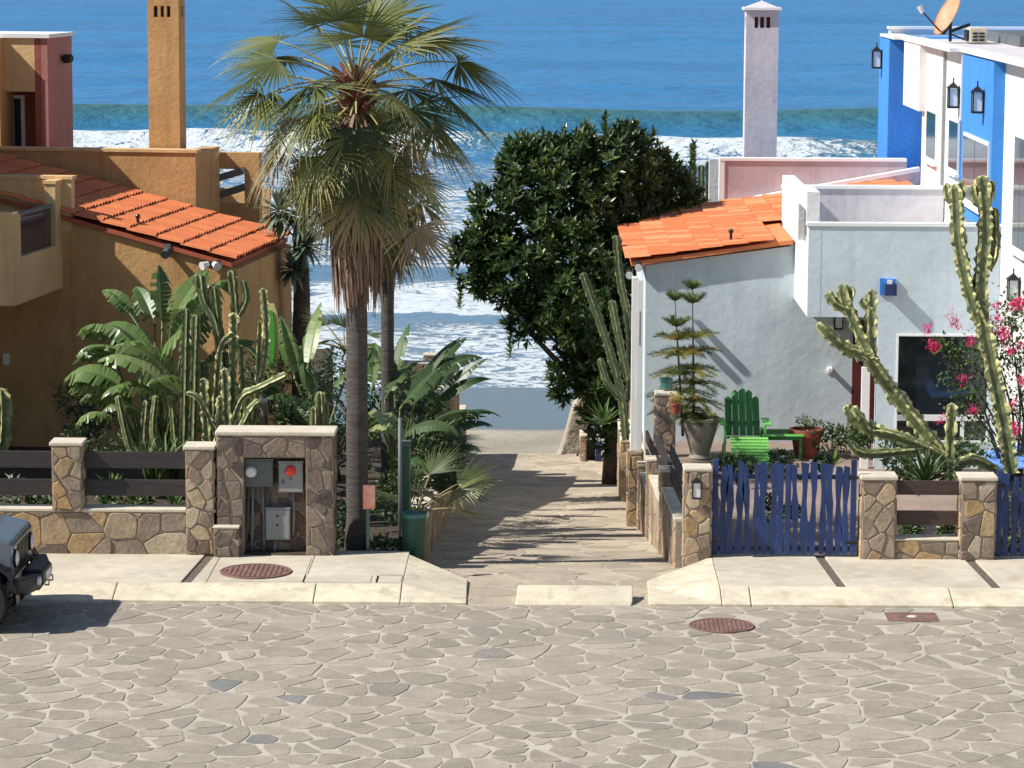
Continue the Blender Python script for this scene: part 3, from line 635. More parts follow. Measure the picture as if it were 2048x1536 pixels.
# low retaining wall along the left edge of the path
t = thing('retaining_wall', 'low stone retaining wall under the plants along the left edge of the beach path', 'retaining wall', (PXL, D(19.7), 0))
yy = D(19.9)
while yy < D(31):
    y1 = min(yy+3.4, D(31.2)); zb = pz(y1)-.1; zt_ = pz(yy)*.75+.35
    bx('wall_core', K['mortar'], t, PXL-.32, PXL-.05, yy+.002, y1, zb-.3, zt_); stone_face(t, (PXL-.05, yy, zb), (0, 1, 0), (0, 0, 1), (1, 0, 0), y1-yy, zt_-zb, .32, .24, int(yy*3))
    bx('cap', K['cement'], t, PXL-.34, PXL-.03, yy+.002, y1, zt_, zt_+.04, bevel=.01); yy = y1

t = thing('stone_wall', 'high stone wall behind the big leaves where the left edge of the path reaches the beach', 'stone wall', (PXL, D(28), -2)); q = ony(840, 722, 29.0)
stone_block(t, PXL-.36, PXL-.07, D(26.7), D(28.9), -2.3, q.z-.1, 231, .4, .3, 'fr'); stone_block(t, ony(772, 722, 29).x, PXL-.37, D(28.7), D(28.7)+.3, -1.7, q.z, 241, .35, .3, 'f')
# ================================================================ right side: gate pillars, gates, fence
gx0, gx1 = X(1368), X(1420); gzt = Zp(1390, 937)-.04
t = thing('gate_pillar', 'stone gate pillar with a small wall lantern left of the wide blue gate', 'gate pillar', (gx0, YW, 0))
stone_block(t, gx0, gx1, YW, YW+.36, -.02, gzt, 101, .19, .22, 'flr')
def lantern(u, v, y, label, s=1.0, face='y', x=None, group=None, glass='glassw'):
    """small black box lantern on a wall; face 'y' on a wall facing the camera, 'x' on a wall facing left"""
    c = ony(u, v, y) if face == 'y' else onx(u, v, x)
    t = thing('wall_lantern', label, 'wall lantern', c, 0 if face == 'y' else -math.pi/2, group=group)
    h = .30*s; w_ = .16*s; d = .15*s
    # local frame: wall at y=0, lantern toward -y
    bx('back_plate', K['black'], t, -.05*s, .05*s, -.012, 0, -.1*s, .16*s, local=True)
    bx('glass_pane', K[glass], t, -w_/2+.014*s, w_/2-.014*s, -d-.02+.014*s, -.02-.014*s, -h/2+.02*s, h/2-.03*s, local=True)
    f = MB()
    for sx_ in (-1, 1):
        for yy_ in (-.02-.008*s, -.02-d+.008*s): f.box(sx_*(w_/2-.009*s)-.009*s, sx_*(w_/2-.009*s)+.009*s, yy_-.009*s, yy_+.009*s, -h/2, h/2-.02*s)
    f.box(-w_/2, w_/2, -.02-d, -.02, -h/2-.012*s, -h/2+.014*s); f.build('cage', K['black'], t, local=True)
    r_ = MB(); r_.add([(-w_*.62, -.02-d*1.12, h/2-.02*s), (w_*.62, -.02-d*1.12, h/2-.02*s), (w_*.62, -.01, h/2-.02*s), (-w_*.62, -.01, h/2-.02*s), (0, -.02-d/2, h/2+.07*s)],
                      [(0, 3, 2, 1), (0, 1, 4), (1, 2, 4), (2, 3, 4), (3, 0, 4)])
    r_.tube([(0, -.02-d/2, h/2+.05*s), (0, -.02-d/2, h/2+.13*s)], .01*s, 6); r_.build('roof', K['black'], t, local=True); return t
lantern(1393, 977, YW-.03, 'small black house shaped lantern on the stone pillar left of the blue gate', .75)

def gate(label, x0, x1, y, z0, zt, n, mid=True, seed=3, hidden=None):
    rr = random.Random(seed); t = thing('picket_gate', label, 'gate', (x0, y, z0)); h = zt-z0
    leaves = [(x0, (x0+x1)/2-.012), ((x0+x1)/2+.012, x1)] if mid else [(x0, x1)]
    for li, (a, b) in enumerate(leaves):
        for x in (a, b-.075): bx('stile', K['gate'], t, x, x+.075, y-.012, y+.028, z0, zt-(.06 if (li == 0) == (x > a) else -.0), bevel=.006)
        for zf in (.04, .79): bx('rail', K['gate'], t, a+.07, b-.07, y+.03, y+.06, z0+h*zf, z0+h*zf+.06, bevel=.004)
        for zf in (.12, .80): bx('hinge', K['black'], t, (a-.025 if li == 0 else b-.12), (a+.12 if li == 0 else b+.025), y-.016, y-.0125, z0+h*zf, z0+h*zf+.035)
        k = n//len(leaves); step = (b-a-.15)/k
        for i in range(k):
            c = a+.075+step*(i+.5); w0 = step*rr.uniform(.70, .90); m_ = 7; L_, R_ = [], []; ph = rr.uniform(0, 6); zt2 = zt-.02-rr.uniform(0, .09); fr = rr.uniform(3, 5)
            off = 0
            for j in range(m_+1):
                z = z0+.01+(zt2-z0-.01)*j/m_; off += rr.uniform(-.012, .012); ww = w0*(.92+.30*math.sin(ph+j*fr*.35)); L_.append((c+off-ww/2, y-.008, z)); R_.append((c+off+ww/2, y-.008, z-(.02 if j == m_ else 0)))
            mb = MB()
            for j in range(m_): mb.ext([L_[j], R_[j], R_[j+1], L_[j+1]], (0, .022, 0))
            mb.build('picket', K['gate'], t)
    return t
gz0 = .17; gate('wide two leaf cobalt blue picket gate of wavy boards between stone pillars', gx1+.03, X(1714)-.01, YW+.12, gz0, Zp(1440, 918, YW+.12), 14, True, 5)
r0, r1, r2, r3 = X(1722), X(1790, 1050), X(1921, 1050), X(1988); rzt = Zp(1750, 955)-.03
t = thing('stone_fence', 'brown stone wall with two pillars and dark boards right of the blue gate', 'stone fence', (r0, YW, 0))
stone_block(t, r1+.001, r2-.001, YW+.02, YW+.30, 0, Zp(1850, 1082), 111, .33, .22, 'f', cap=.03)
for i, (a, b) in enumerate(((r0, r1), (r2, r3))):
    p = bx('pillar', K['mortar'], t, a, b, YW-.02, YW+.36, 0, rzt); stone_face(p, (a, YW-.02, .0), (1, 0, 0), (0, 0, 1), (0, -1, 0), b-a, rzt, .25, .24, 121+i)
    stone_face(p, (a, YW+.36, 0), (0, -1, 0), (0, 0, 1), (-1, 0, 0), .38, rzt, .2, .24, 131+i)
    stone_face(p, (b, YW-.02, 0), (0, 1, 0), (0, 0, 1), (1, 0, 0), .38, rzt, .2, .24, 141+i)
    bx('cap', K['cement'], p, a-.025, b+.025, YW-.05, YW+.38, rzt, rzt+.05, bevel=.012)
for v0, v1 in ((962, 990), (1022, 1050)):
    bx('board', K['brownboard'], t, r1+.002, r2-.002, YW+.10, YW+.145, Zp(1850, v1, YW+.1), Zp(1850, v0, YW+.1), bevel=.004)
gate('blue picket gate cut off by the right edge of the photo', r3+.03, r3+1.15, YW+.12, gz0, Zp(2010, 940, YW+.12), 8, False, 9)
bx('gate_post', K['mortar'], thing('gate_pillar', 'stone pillar right of the second blue gate', 'gate pillar', (r3+1.2, YW, 0)), r3+1.18, r3+1.6, YW, YW+.36, 0, rzt)

# stepped wall of stone piers and dark boards down the right edge of the path
t = thing('stepped_wall', 'stepped stone wall with piers and dark boards down the right edge of the path', 'stone wall', (wallx(D(20)), D(20), 0))
ys_ = [D(19.83), D(21.3), D(22.8), D(24.1)]
for i in range(len(ys_)-1):
    y0, y1 = ys_[i], ys_[i+1]; xw = wallx((y0+y1)/2); zb = pz(y1); top = pz(y0)*.9+.62+.0*i
    a = Vector((wallx(y0), y0, 0)); b = Vector((wallx(y1), y1, 0)); d = (b-a).normalized(); nn = Vector((-d.y, d.x, 0))
    if nn.x > 0: nn = -nn
    core = MB().ext([(a.x, a.y+.002, zb-.2), (a.x+.26, a.y+.002, zb-.2), (b.x+.26, b.y, zb-.2), (b.x, b.y, zb-.2)], (0, 0, top-zb+.2)).build('wall_core', K['mortar'], t)
    stone_face(t, (b.x, b.y, zb-.1), -d, (0, 0, 1), nn, (b-a).length, top-zb+.1, .30, .26, 151+i)
    MB().ext([(a.x-.02, a.y+.01, top), (a.x+.28, a.y+.01, top), (b.x+.28, b.y, top), (b.x-.02, b.y, top)], (0, 0, .035)).build('cap', K['cement'], t)
    for k in range(2):                                    # two boards above each run
        z = top+.14+.30*k; MB().ext([(a.x+.1, a.y+.1, z), (a.x+.14, a.y+.1, z), (b.x+.14, b.y-.1, z), (b.x+.1, b.y-.1, z)], (0, 0, .17)).build('board', K['board'], t)
for i, (y, hh) in enumerate(((D(21.15), 1.15), (D(22.65), 1.15), (D(23.75), .95))):
    x = wallx(y)-.04; zb = pz(y+.3); zt_ = pz(y)*.92+hh
    stone_block(t, x, x+.34, y, y+.30, zb-.15, zt_, 161+i*3, .18, .22, 'fl', name='pier')
# pillar that carries the teal pot, inside the corner of the patio
q = ony(1312, 785, D(23.2)); q2 = ony(1352, 785, D(23.2))
t = thing('stone_pillar', 'stone pillar with a pale cap carrying the teal pot by the white post', 'stone pillar', (q.x, D(23.2), -.1))
stone_block(t, q.x, q2.x, D(23.2), D(23.2)+.3, -.1, q.z-.05, 171, .16, .16, 'fl')
# further, lower piers and walls beyond the white post
y = D(24.55)
t = thing('stone_wall', 'low stone wall with a dark gap below the dark tree, further down the path', 'stone wall', (wallx(y), y, pz(y)))
for i, (y0, y1, h) in enumerate(((D(24.75), D(26.0), 1.0), (D(26.7), D(28.0), 1.05), (D(28.6), D(29.4), 1.0))):
    x = wallx(y0); zb = pz(y1); top = pz(y0)+h
    stone_block(t, x, x+.4, y0, y1, zb-.2, top, 181+i*3, .25, .24, 'fl')
# ================================================================ left house
AL = R(-7.2); LO = ony(476, 540, D(24.5)); LO = Vector((LO.x, LO.y, 0))
ML = Matrix.Translation(LO) @ Matrix.Rotation(AL, 4, 'Z'); MLi = ML.inverted()
def Lr(u, v): return MLi @ CAM, (MLi.to_3x3() @ ray(u, v))
def Ly(u, v, y):
    c, d = Lr(u, v); return c+d*((y-c.y)/d.y)
def Lx(u, v, x):
    c, d = Lr(u, v); return c+d*((x-c.x)/d.x)
def Lz(u, v, z):
    c, d = Lr(u, v); return c+d*((z-c.z)/d.z)
H = thing('ochre_house', 'ochre orange stucco house with tiled lean-to roof and tall chimney left of the palm', 'house', LO, AL)
def lb(name, m, x0, x1, y0, y1, z0, z1, parent=None, bevel=0): return bx(name, K[m], parent or H, x0, x1, y0, y1, z0, z1, bevel=bevel, local=True)
ra = Ly(466, 522, -.08); rb_ = Ly(165, 438, -.08); KS = (rb_.z-ra.z)/(rb_.x-ra.x)      # roof slope along local x (negative)
def rz_(x): return ra.z+(x-ra.x)*KS
DE = Lz(562, 472, ra.z).y                                                       # far end of the eave
XL = -9.5
# body under the roof
MB().ext([(XL, 0, -.6), (0, 0, -.6), (0, 0, rz_(0)-.12), (XL, 0, rz_(XL)-.12)], (0, DE-.15, 0)).build('wall', K['ochre'], H, local=True)
# roof: slab + tiles
MB().ext([(XL, -.07, rz_(XL)-.10), (ra.x-.03, -.07, rz_(ra.x)-.10), (ra.x-.03, -.07, rz_(ra.x)-.03), (XL, -.07, rz_(XL)-.03)], (0, DE+.05, 0)).build('roof_deck', K['tiledark'], H, local=True)
def tile_mesh(name, w, l, r0=.075, r1=.06, tone=.5, flat=1.0):
    r0 *= flat; r1 *= flat
    """one barrel tile, ridge along +x (down slope), open below"""
    mb = MB(); n = 5; vs = []
    for (x, r_) in ((0, r1), (l, r0)):
        for k in range(n+1):
            a = math.pi*k/n; vs.append((x, math.cos(a)*w/2, math.sin(a)*r_))
    for (x, r_) in ((0, r1-.014), (l, r0-.014)):
        for k in range(n+1):
            a = math.pi*k/n; vs.append((x, math.cos(a)*(w/2-.014), math.sin(a)*r_))
    m_ = n+1
    fs = [(k, m_+k, m_+k+1, k+1) for k in range(n)]+[(m_+k, 3*m_+k, 3*m_+k+1, m_+k+1) for k in range(n)]+[(k, k+1, 2*m_+k+1, 2*m_+k) for k in range(n)]
    mb.add(vs, fs, tone); return mb
def lay_tiles(parent, xe, x0, y0, y1, zf, slope, down, course, pitch, name='roof_tile', seed=1, skip=None, limit=300, local=False, lift=.0, flat=1.0):
    """tiles run along x; xe = eave x, x0 = upper x, down=+1 if the roof falls toward +x"""
    rr = random.Random(seed); protos = []; ln = course*1.12
    for i in range(6):
        mb = tile_mesh(name, pitch*1.02, ln, tone=rr.random(), flat=flat); me = bpy.data.meshes.new(name); me.from_pydata(mb.v, [], mb.f)
        a = me.attributes.new('tone', 'FLOAT', 'FACE'); a.data.foreach_set('value', mb.t); me.materials.append(K['tile'])
        me.update(); protos.append(me)
    ang = math.atan(slope); items = []
    nc = int(abs(xe-x0)/course)+1; nr = int((y1-y0)/pitch)
    for c in range(nc):
        for r_ in range(nr):
            x = xe-down*course*(c+1); y = y0+pitch*(r_+.5)
            if (x-x0)*down < -course*.7: continue
            if skip and skip(x, y): continue
            items.append((x, y, c, r_))
    items.sort(key=lambda t: t[2])
    bulk = MB()
    for i, (x, y, c, r_) in enumerate(items):
        z = zf(x)+.012+rr.uniform(-.004, .004)+lift
        rot = Matrix.Rotation(0 if down > 0 else math.pi, 4, 'Z') @ Matrix.Rotation(math.atan(abs(slope))-.045+rr.uniform(-.01, .01), 4, 'Y')
        M_ = Matrix.Translation((x, y+rr.uniform(-.006, .006), z+.02)) @ rot @ Matrix.Rotation(rr.uniform(-.03, .03), 4, 'Z')
        if i < limit:
            o = bpy.data.objects.new(name, rr.choice(protos)); COL.objects.link(o); o.parent = parent
            o.matrix_local = M_ if local else (Matrix(WM[parent.name]) @ M_ if WM.get(parent.name) is not None else M_)
        else:
            me = rr.choice(protos); bulk.add([M_ @ v.co for v in me.vertices], [tuple(p.vertices) for p in me.polygons], rr.random())
    if bulk.v: tag(bulk.build('roof_tiles', K['tile'], parent, local=local), kind='stuff')
XT = Ly(300, 378, DE).x
lay_tiles(H, ra.x+.02, XL, -.10, DE+.0, rz_, KS, 1, .44, .19, flat=.85, seed=4, limit=300, local=True)
# gable roll along the front verge
# parapet behind the roof and the chimney
PZT = Ly(200, 303, DE).z; xpr = Ly(391, 320, DE).x; xp2 = Ly(518, 320, DE+1.8).x
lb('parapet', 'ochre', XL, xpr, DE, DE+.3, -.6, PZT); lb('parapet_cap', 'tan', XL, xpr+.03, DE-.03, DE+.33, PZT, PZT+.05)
yb = DE+1.8; oz1 = Ly(450, 338, yb).z; oz0 = Ly(450, 408, yb).z; ox0 = Ly(420, 370, yb).x; ox1 = Ly(489, 370, yb).x; PZ2 = Ly(450, 305, yb).z
for n_, a in (('stair_wall', (xpr-.6, ox0, yb, yb+.25, -.6, PZ2)), ('stair_wall', (ox1, xp2, yb, yb+.25, -.6, PZ2)), ('stair_wall', (ox0, ox1, yb+.001, yb+.249, -.6, oz0)), ('stair_wall', (ox0, ox1, yb+.001, yb+.249, oz1, PZ2-.001))): lb(n_, 'ochre', *a)
lb('side_wall', 'ochre', xpr-.3, xpr, DE+.3, yb, -.6, PZT-.001)
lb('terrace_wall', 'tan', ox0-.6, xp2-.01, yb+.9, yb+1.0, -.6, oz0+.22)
for va, vb_ in ((362, 346), (396, 380)):
    a = Ly(418, va, yb-.02); b = Ly(490, vb_-6, yb-.02); MB().bar(a, b, .03, .13).build('stair_rail', K['grey'], H, local=True)
cx0, cx1 = Ly(297, 200, DE+.4).x, Ly(359, 200, DE+.4).x; cd_ = .45; cy0 = DE+.4
zc1 = Ly(330, 34, cy0).z; zc2 = Ly(330, 12, cy0).z; zc3 = Ly(330, 2, cy0).z
ch = lb('chimney', 'ochre', cx0, cx1, cy0, cy0+cd_, PZT-1, zc1)
n = 3; wd = (cx1-cx0)
lb('flue_core', 'black', cx0+.1, cx1-.1, cy0+.1, cy0+cd_-.1, zc1, zc2, ch)
for x0_, x1_ in ((0, .2), (.33, .42), (.53, .62), (.74, 1)): lb('vent_post', 'ochre', cx0+wd*x0_, cx0+wd*x1_, cy0, cy0+.08, zc1, zc2, ch)
for x0_, x1_ in ((0, .2), (.33, .42), (.53, .62), (.74, 1)): lb('vent_post', 'ochre', cx0+wd*x0_, cx0+wd*x1_, cy0+cd_-.08, cy0+cd_, zc1, zc2, ch)
for yy_ in ((.081, .2), (.3, .419)): lb('vent_post', 'ochre', cx1-.08, cx1, cy0+yy_[0], cy0+yy_[1], zc1, zc2, ch); lb('vent_post', 'ochre', cx0, cx0+.08, cy0+yy_[0], cy0+yy_[1], zc1, zc2, ch)
lb('chimney_head', 'ochre', cx0, cx1, cy0, cy0+cd_, zc2, zc2+.25, ch); lb('chimney_cap', 'tan', cx0-.04, cx1+.04, cy0-.04, cy0+cd_+.04, zc2+.25, zc2+.31, ch)
# upper storey tower
yt = DE+1.0; tzt = Ly(90, 76, yt).z; tx1 = Ly(96, 180, yt).x; tx2 = tx1; yt2 = Lx(145, 180, tx1).y; tx3 = Ly(70, 180, yt).x; tx4 = Ly(10, 180, yt).x
lb('tower_wall', 'mauve', tx1-.12, tx1, yt+.001, yt2, PZT-1, tzt)
lb('tower_wall', 'mauve_shade', tx3, tx1-.121, yt, yt+.54, PZT-1, tzt)
lb('tower_wall', 'mauve_shade', tx3-4, tx1-.121, yt+.55, yt2-.01, PZT-1, tzt-.001)
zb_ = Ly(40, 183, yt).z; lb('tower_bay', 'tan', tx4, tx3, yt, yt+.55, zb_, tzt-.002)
lb('tower_wall', 'ochre', tx4-4, tx4, yt-.3, yt+.9, PZT-1, tzt-.003)
lb('roof_slab', 'trim', tx4-4, tx1+.05, yt-.05, yt2+.05, tzt, tzt+.07)
wy = yt+.55; w0 = Ly(14, 200, wy).x; w1 = Ly(51, 200, wy).x; wz1 = Ly(30, 190, wy).z; wz0 = Ly(30, 298, wy).z
wn = lb('window', 'frame', w0, w1, wy-.06, wy-.001, wz0, wz1)
lb('pane', 'glass', w0+.04, w0+(w1-w0)*.33, wy-.075, wy-.062, wz0+.02, wz1-.06, wn); lb('pane', 'glass', w0+(w1-w0)*.44, w1-.07, wy-.075, wy-.062, wz0+.02, wz1-.06, wn)
# balcony box on the front
yf = Ly(0, 600, 0).y-1.5
by0 = -2.6; bxr = Ly(28, 520, by0).x
bz0 = Ly(28, 612, by0).z; bz1 = Ly(20, 432, by0).z
bxr2 = bxr
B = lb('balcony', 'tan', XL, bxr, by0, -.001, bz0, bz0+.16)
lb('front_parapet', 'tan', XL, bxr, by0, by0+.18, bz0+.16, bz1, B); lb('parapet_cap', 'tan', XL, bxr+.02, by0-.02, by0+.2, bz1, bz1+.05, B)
zz0 = Lx(60, 505, bxr).z; 
yo0 = Lx(42, 480, bxr).y; yo1 = Lx(112, 480, bxr).y
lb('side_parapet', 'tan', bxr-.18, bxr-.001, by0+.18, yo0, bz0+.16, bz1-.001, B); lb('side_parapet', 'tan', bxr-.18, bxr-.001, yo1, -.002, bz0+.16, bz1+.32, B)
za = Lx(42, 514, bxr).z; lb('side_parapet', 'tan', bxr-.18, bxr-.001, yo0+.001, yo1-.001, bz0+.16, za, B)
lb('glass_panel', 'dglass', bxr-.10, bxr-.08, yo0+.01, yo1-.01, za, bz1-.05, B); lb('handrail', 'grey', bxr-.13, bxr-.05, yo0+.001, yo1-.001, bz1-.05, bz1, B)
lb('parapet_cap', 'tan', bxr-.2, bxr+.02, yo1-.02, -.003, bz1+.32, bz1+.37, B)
# back parapet of the balcony (around the roof)
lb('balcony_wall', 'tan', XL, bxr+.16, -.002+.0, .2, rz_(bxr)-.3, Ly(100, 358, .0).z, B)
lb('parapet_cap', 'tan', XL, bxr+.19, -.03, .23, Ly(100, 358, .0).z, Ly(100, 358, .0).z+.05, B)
pA = Ly(205, 467, 0); pB = Ly(225, 305, DE); sl_ = MLi.to_3x3() @ SUND; kk = -sl_.z/sl_.x
XW = -5.4; ZW = pA.z+kk*(pA.x-XW)-.18
lb('side_wing', 'ochre', XW-5, XW, -5.0, DE-.15, -.6, ZW)
lb('wing_cap', 'trim', XW-5, XW-.01, -5.02, DE-.16, ZW, ZW+.05)
# switch plate on the wall, roof vent, lamp under the verge
c = Ly(13, 718, 0); lb('wall_plate', 'trim', c.x-.05, c.x+.05, -.03, -.001, c.z-.09, c.z+.09)
def vent(parent, M, p, local):
    c = Vector(p); mb = MB().tube([c-Vector((0, 0, .1)), c+Vector((0, 0, .09))], .025, 8); mb.ball(c+Vector((0, 0, .12)), .045, 8, 5); mb.build('vent_pipe', K['black'], parent, local=local)
c = Ly(276, 466, .5); vent(H, None, (c.x, .5, rz_(c.x)+.08), True)
def wl(name, label, cat, p, rz=0): return thing(name, label, cat, p, rz)
c = ML @ Ly(336, 500, -.05); t = wl('wall_lamp', 'small grey spot lamp on the ochre wall under the tile verge', 'wall lamp', c, AL)
bx('bracket', K['grey'], t, -.05, .05, -.04, .04, -.02, .10, local=True); MB().tube([(0, -.04, .0), (0, -.2, -.06)], [.05, .075], 12).build('head', K['grey'], t, local=True)
c = ML @ Ly(424, 527, -.05); t = wl('floodlight', 'twin white floodlight on the ochre wall near the eave corner', 'floodlight', c, AL)
bx('bracket', K['black'], t, -.03, .03, -.05, .04, -.04, .04, local=True)
for s_ in (-1, 1): MB().tube([(s_*.05, -.06, 0), (s_*.13, -.16, -.03)], [.045, .07], 12).build('lamp_head', K['glassw'], t, local=True); bx('housing', K['black'], t, s_*.13-.03, s_*.13+.03, -.12, -.06, -.02, .06, local=True)
c = ML @ Lx(124, 117, tx1); t = wl('wall_lamp', 'black double cone lamp high on the dusty pink tower wall', 'wall lamp', c, AL+math.pi/2)
bx('bracket', K['black'], t, -.03, .03, -.06, 0, -.04, .04, local=True); MB().tube([(-.10, -.1, 0), (0, -.1, 0), (.12, -.1, 0)], [.085, .045, .085], 10).build('shade', K['black'], t, local=True)
# neighbour behind, just its roof tip at the frame edge
# ================================================================ right house (white, low)
RH = thing('white_house', 'low white and pale blue stucco house with orange lean-to roof, box balcony and white chimney', 'house', (3, D(25.3), 0))
YR = D(25.3)
def rb(name, m, x0, x1, y0, y1, z0, z1, parent=None, bevel=0): return bx(name, K[m] if isinstance(m, str) else m, parent or RH, x0, x1, y0, y1, z0, z1, bevel=bevel)
e0 = ony(1258, 522, YR-.13); e1 = ony(1581, 478, YR-.13); KR = (e1.z-e0.z)/(e1.x-e0.x)
def rzz(x): return e0.z+(x-e0.x)*KR
xw0 = ony(1291, 600, YR).x; xbox = ony(1584, 560, YR).x
far = None; YT = D(26.75)
c_, d_ = CAM, ray(1232, 437); 
# roof plane z = e0.z + KR (x-e0.x)
tt = (e0.z-KR*e0.x-CAM.z)/(d_.z-KR*d_.x); far = CAM+d_*tt; YF = far.y
XFAR = 6.80
MB().ext([(xw0, YR, -.8), (XFAR, YR, -.8), (XFAR, YR, 2.5), (xbox+.1, YR, 2.5), (xbox+.1, YR, rzz(xbox)-.12), (xw0, YR, rzz(xw0)-.12)], (0, YT+.26-YR, 0)).build('wall', K['bluewhite'], RH)
MB().ext([(xw0, YT+.261, -.8), (XFAR, YT+.261, -.8), (XFAR, YT+.261, rzz(XFAR)-.12), (xw0, YT+.261, rzz(xw0)-.12)], (0, YF-YT-.42, 0)).build('rear_wall', K['bluewhite'], RH)
xe = e0.x
YT = D(26.75)
for xq, y0_, y1_ in ((xbox-.005, YR-.12, YT+.25), (XFAR, YT+.251, YF)): MB().ext([(xe+.04, y0_, rzz(xe)-.09), (xq, y0_, rzz(xq)-.09), (xq, y0_, rzz(xq)-.02), (xe+.04, y0_, rzz(xe)-.02)], (0, y1_-y0_, 0)).build('roof_deck', K['tile'], RH)
lay_tiles(RH, xe-.02, XFAR-.2, YR-.15, YF, rzz, -KR, -1, .40, .235, seed=8, flat=.62, limit=300, skip=lambda x, y: x > xbox-.25 and y < YT+.25)
# white rim along the eave
# pale sloped kerb and mauve parapet behind the roof
pzt = ony(1600, 322, YF+.05).z; px0 = ony(1449, 360, YF+.05).x
rb('rear_parapet', 'pink', px0, XFAR, YF+.05, YF+.3, -1.5, pzt-.002); rb('parapet_trim', 'trim', px0-.1, px0-.002, YF+.03, YF+.32, -1.5, pzt); rb('parapet_trim', 'trim', px0-.1, XFAR, YF+.02, YF+.33, pzt, pzt+.05)
q0 = ony(1455, 402, YF-.1); q1 = ony(1838, 334, YF-.1)
MB().ext([(q0.x, YF-.25, q0.z-.09), (q1.x, YF-.25, q1.z-.09), (q1.x, YF-.25, q1.z), (q0.x, YF-.25, q0.z)], (0, .29, 0)).build('roof_curb', K['trim'], RH)
MB().ext([(q0.x+.05, YF-.26, rzz(q0.x)-.1), (q1.x, YF-.26, rzz(q1.x)-.1), (q1.x, YF-.26, q1.z-.07), (q0.x+.05, YF-.26, q0.z-.07)], (0, .01, 0)).build('curb_shade_face', K['pink'], RH)  # shade on the curb's front put into a mauve face
a = ony(1419, 318, YF+1.6); b = ony(1440, 318, YF+1.6); rb('far_wall', 'white', a.x, b.x+.6, YF+1.6, YF+1.8, -2, a.z)
# chimney
a = ony(1490, 200, D(31.2)); b = ony(1555, 200, D(31.2)); z1 = ony(1525, 56, D(31.2)).z; z2 = ony(1525, 34, D(31.2)).z; z3 = ony(1525, 20, D(31.2)).z; w_ = b.x-a.x
c = rb('chimney', 'chimw', a.x, b.x, D(31.2), D(31.2)+w_*.8, 2, z1); rb('flue_core', 'terra', a.x+.1, b.x-.1, D(31.3), D(31.1)+w_*.8, z1, z2, c)
for f0, f1 in ((0, .26), (.37, .43), (.55, .62), (.74, 1)): rb('vent_post', 'chimw', a.x+w_*f0, a.x+w_*f1, D(31.2), D(31.28), z1, z2, c); rb('vent_post', 'chimw', a.x+w_*f0, a.x+w_*f1, D(31.12)+w_*.8, D(31.2)+w_*.8, z1, z2, c)
rb('chimney_head', 'chimw', a.x, b.x, D(31.2), D(31.2)+w_*.8, z2, z3, c); rb('chimney_slab', 'trim', a.x-.05, b.x+.05, D(31.15), D(31.25)+w_*.8, z3, z3+.05, c)
mx_, my_ = (a.x+b.x)/2, D(31.2)+w_*.4; mb = MB(); zc = z3+.05
mb.add([(a.x, D(31.2), zc), (b.x, D(31.2), zc), (b.x, D(31.2)+w_*.8, zc), (a.x, D(31.2)+w_*.8, zc), (mx_, my_, zc+.13)], [(0, 1, 4), (1, 2, 4), (2, 3, 4), (3, 0, 4)]); mb.tube([(mx_, my_, zc+.1), (mx_, my_, zc+.2)], .02, 6); mb.build('chimney_cap', K['chimw'], c)
# box balcony
YBX = D(23.9); bz0 = ony(1650, 634, YBX).z; bz1 = ony(1800, 453, YBX).z; xB = ony(1616, 540, YBX).x; xC = ony(1756, 640, YBX).x; XR = 6.83; XF_ = 7.045
xB2 = xB
B = rb('box_balcony', 'bluewhite', xB+.2005, XF_, YBX, YBX+.2, bz0, bz1)
rb('parapet_trim', 'trim', xB-.03, XF_, YBX-.02, YBX+.22, bz1, bz1+.05, B)
rb('balcony_floor', 'white', xB+.002, XR, YBX+.2, YT, bz0, bz0+.5, B)
# left side wall with its slot opening
rb('front_corner', 'bluewhite', xB+.0005, xB+.2, YBX-.003, YBX-.002, bz0, bz1, B); ya, yb2 = YBX+.5, YBX+1.5; zs0 = bz0+1.02; zs1 = bz1+.22
rb('side_wall', 'white', xB-.001, xB+.2, YBX-.0015, YT, bz0-.001, zs0, B); rb('side_wall', 'white', xB, xB+.2, YBX+.0, ya, zs0, bz1, B)
rb('side_wall', 'white', xB-.001, xB+.2, yb2+.45, YT+.25, zs0+.001, ony(1600, 376, YR).z, B); rb('side_wall', 'white', xB+.0005, xB+.199, ya, yb2+.45, zs1-.02, zs1+.28, B)
rb('side_wall', 'white', xB, xB+.2, ya-.12, ya+.0, bz1-.2, zs1+.28, B)
rb('slot_glass', 'dglass', xB+.09, xB+.11, ya+.001, yb2+.449, zs0, zs1-.02, B)
zt2 = ony(1750, 378, YT).z; rb('terrace_wall', 'chimw', xB+.2, XR, YT, YT+.25, 1, zt2, B); rb('parapet_trim', 'trim', xB-.02, XR, YT-.03, YT+.28, zt2, zt2+.05, B)
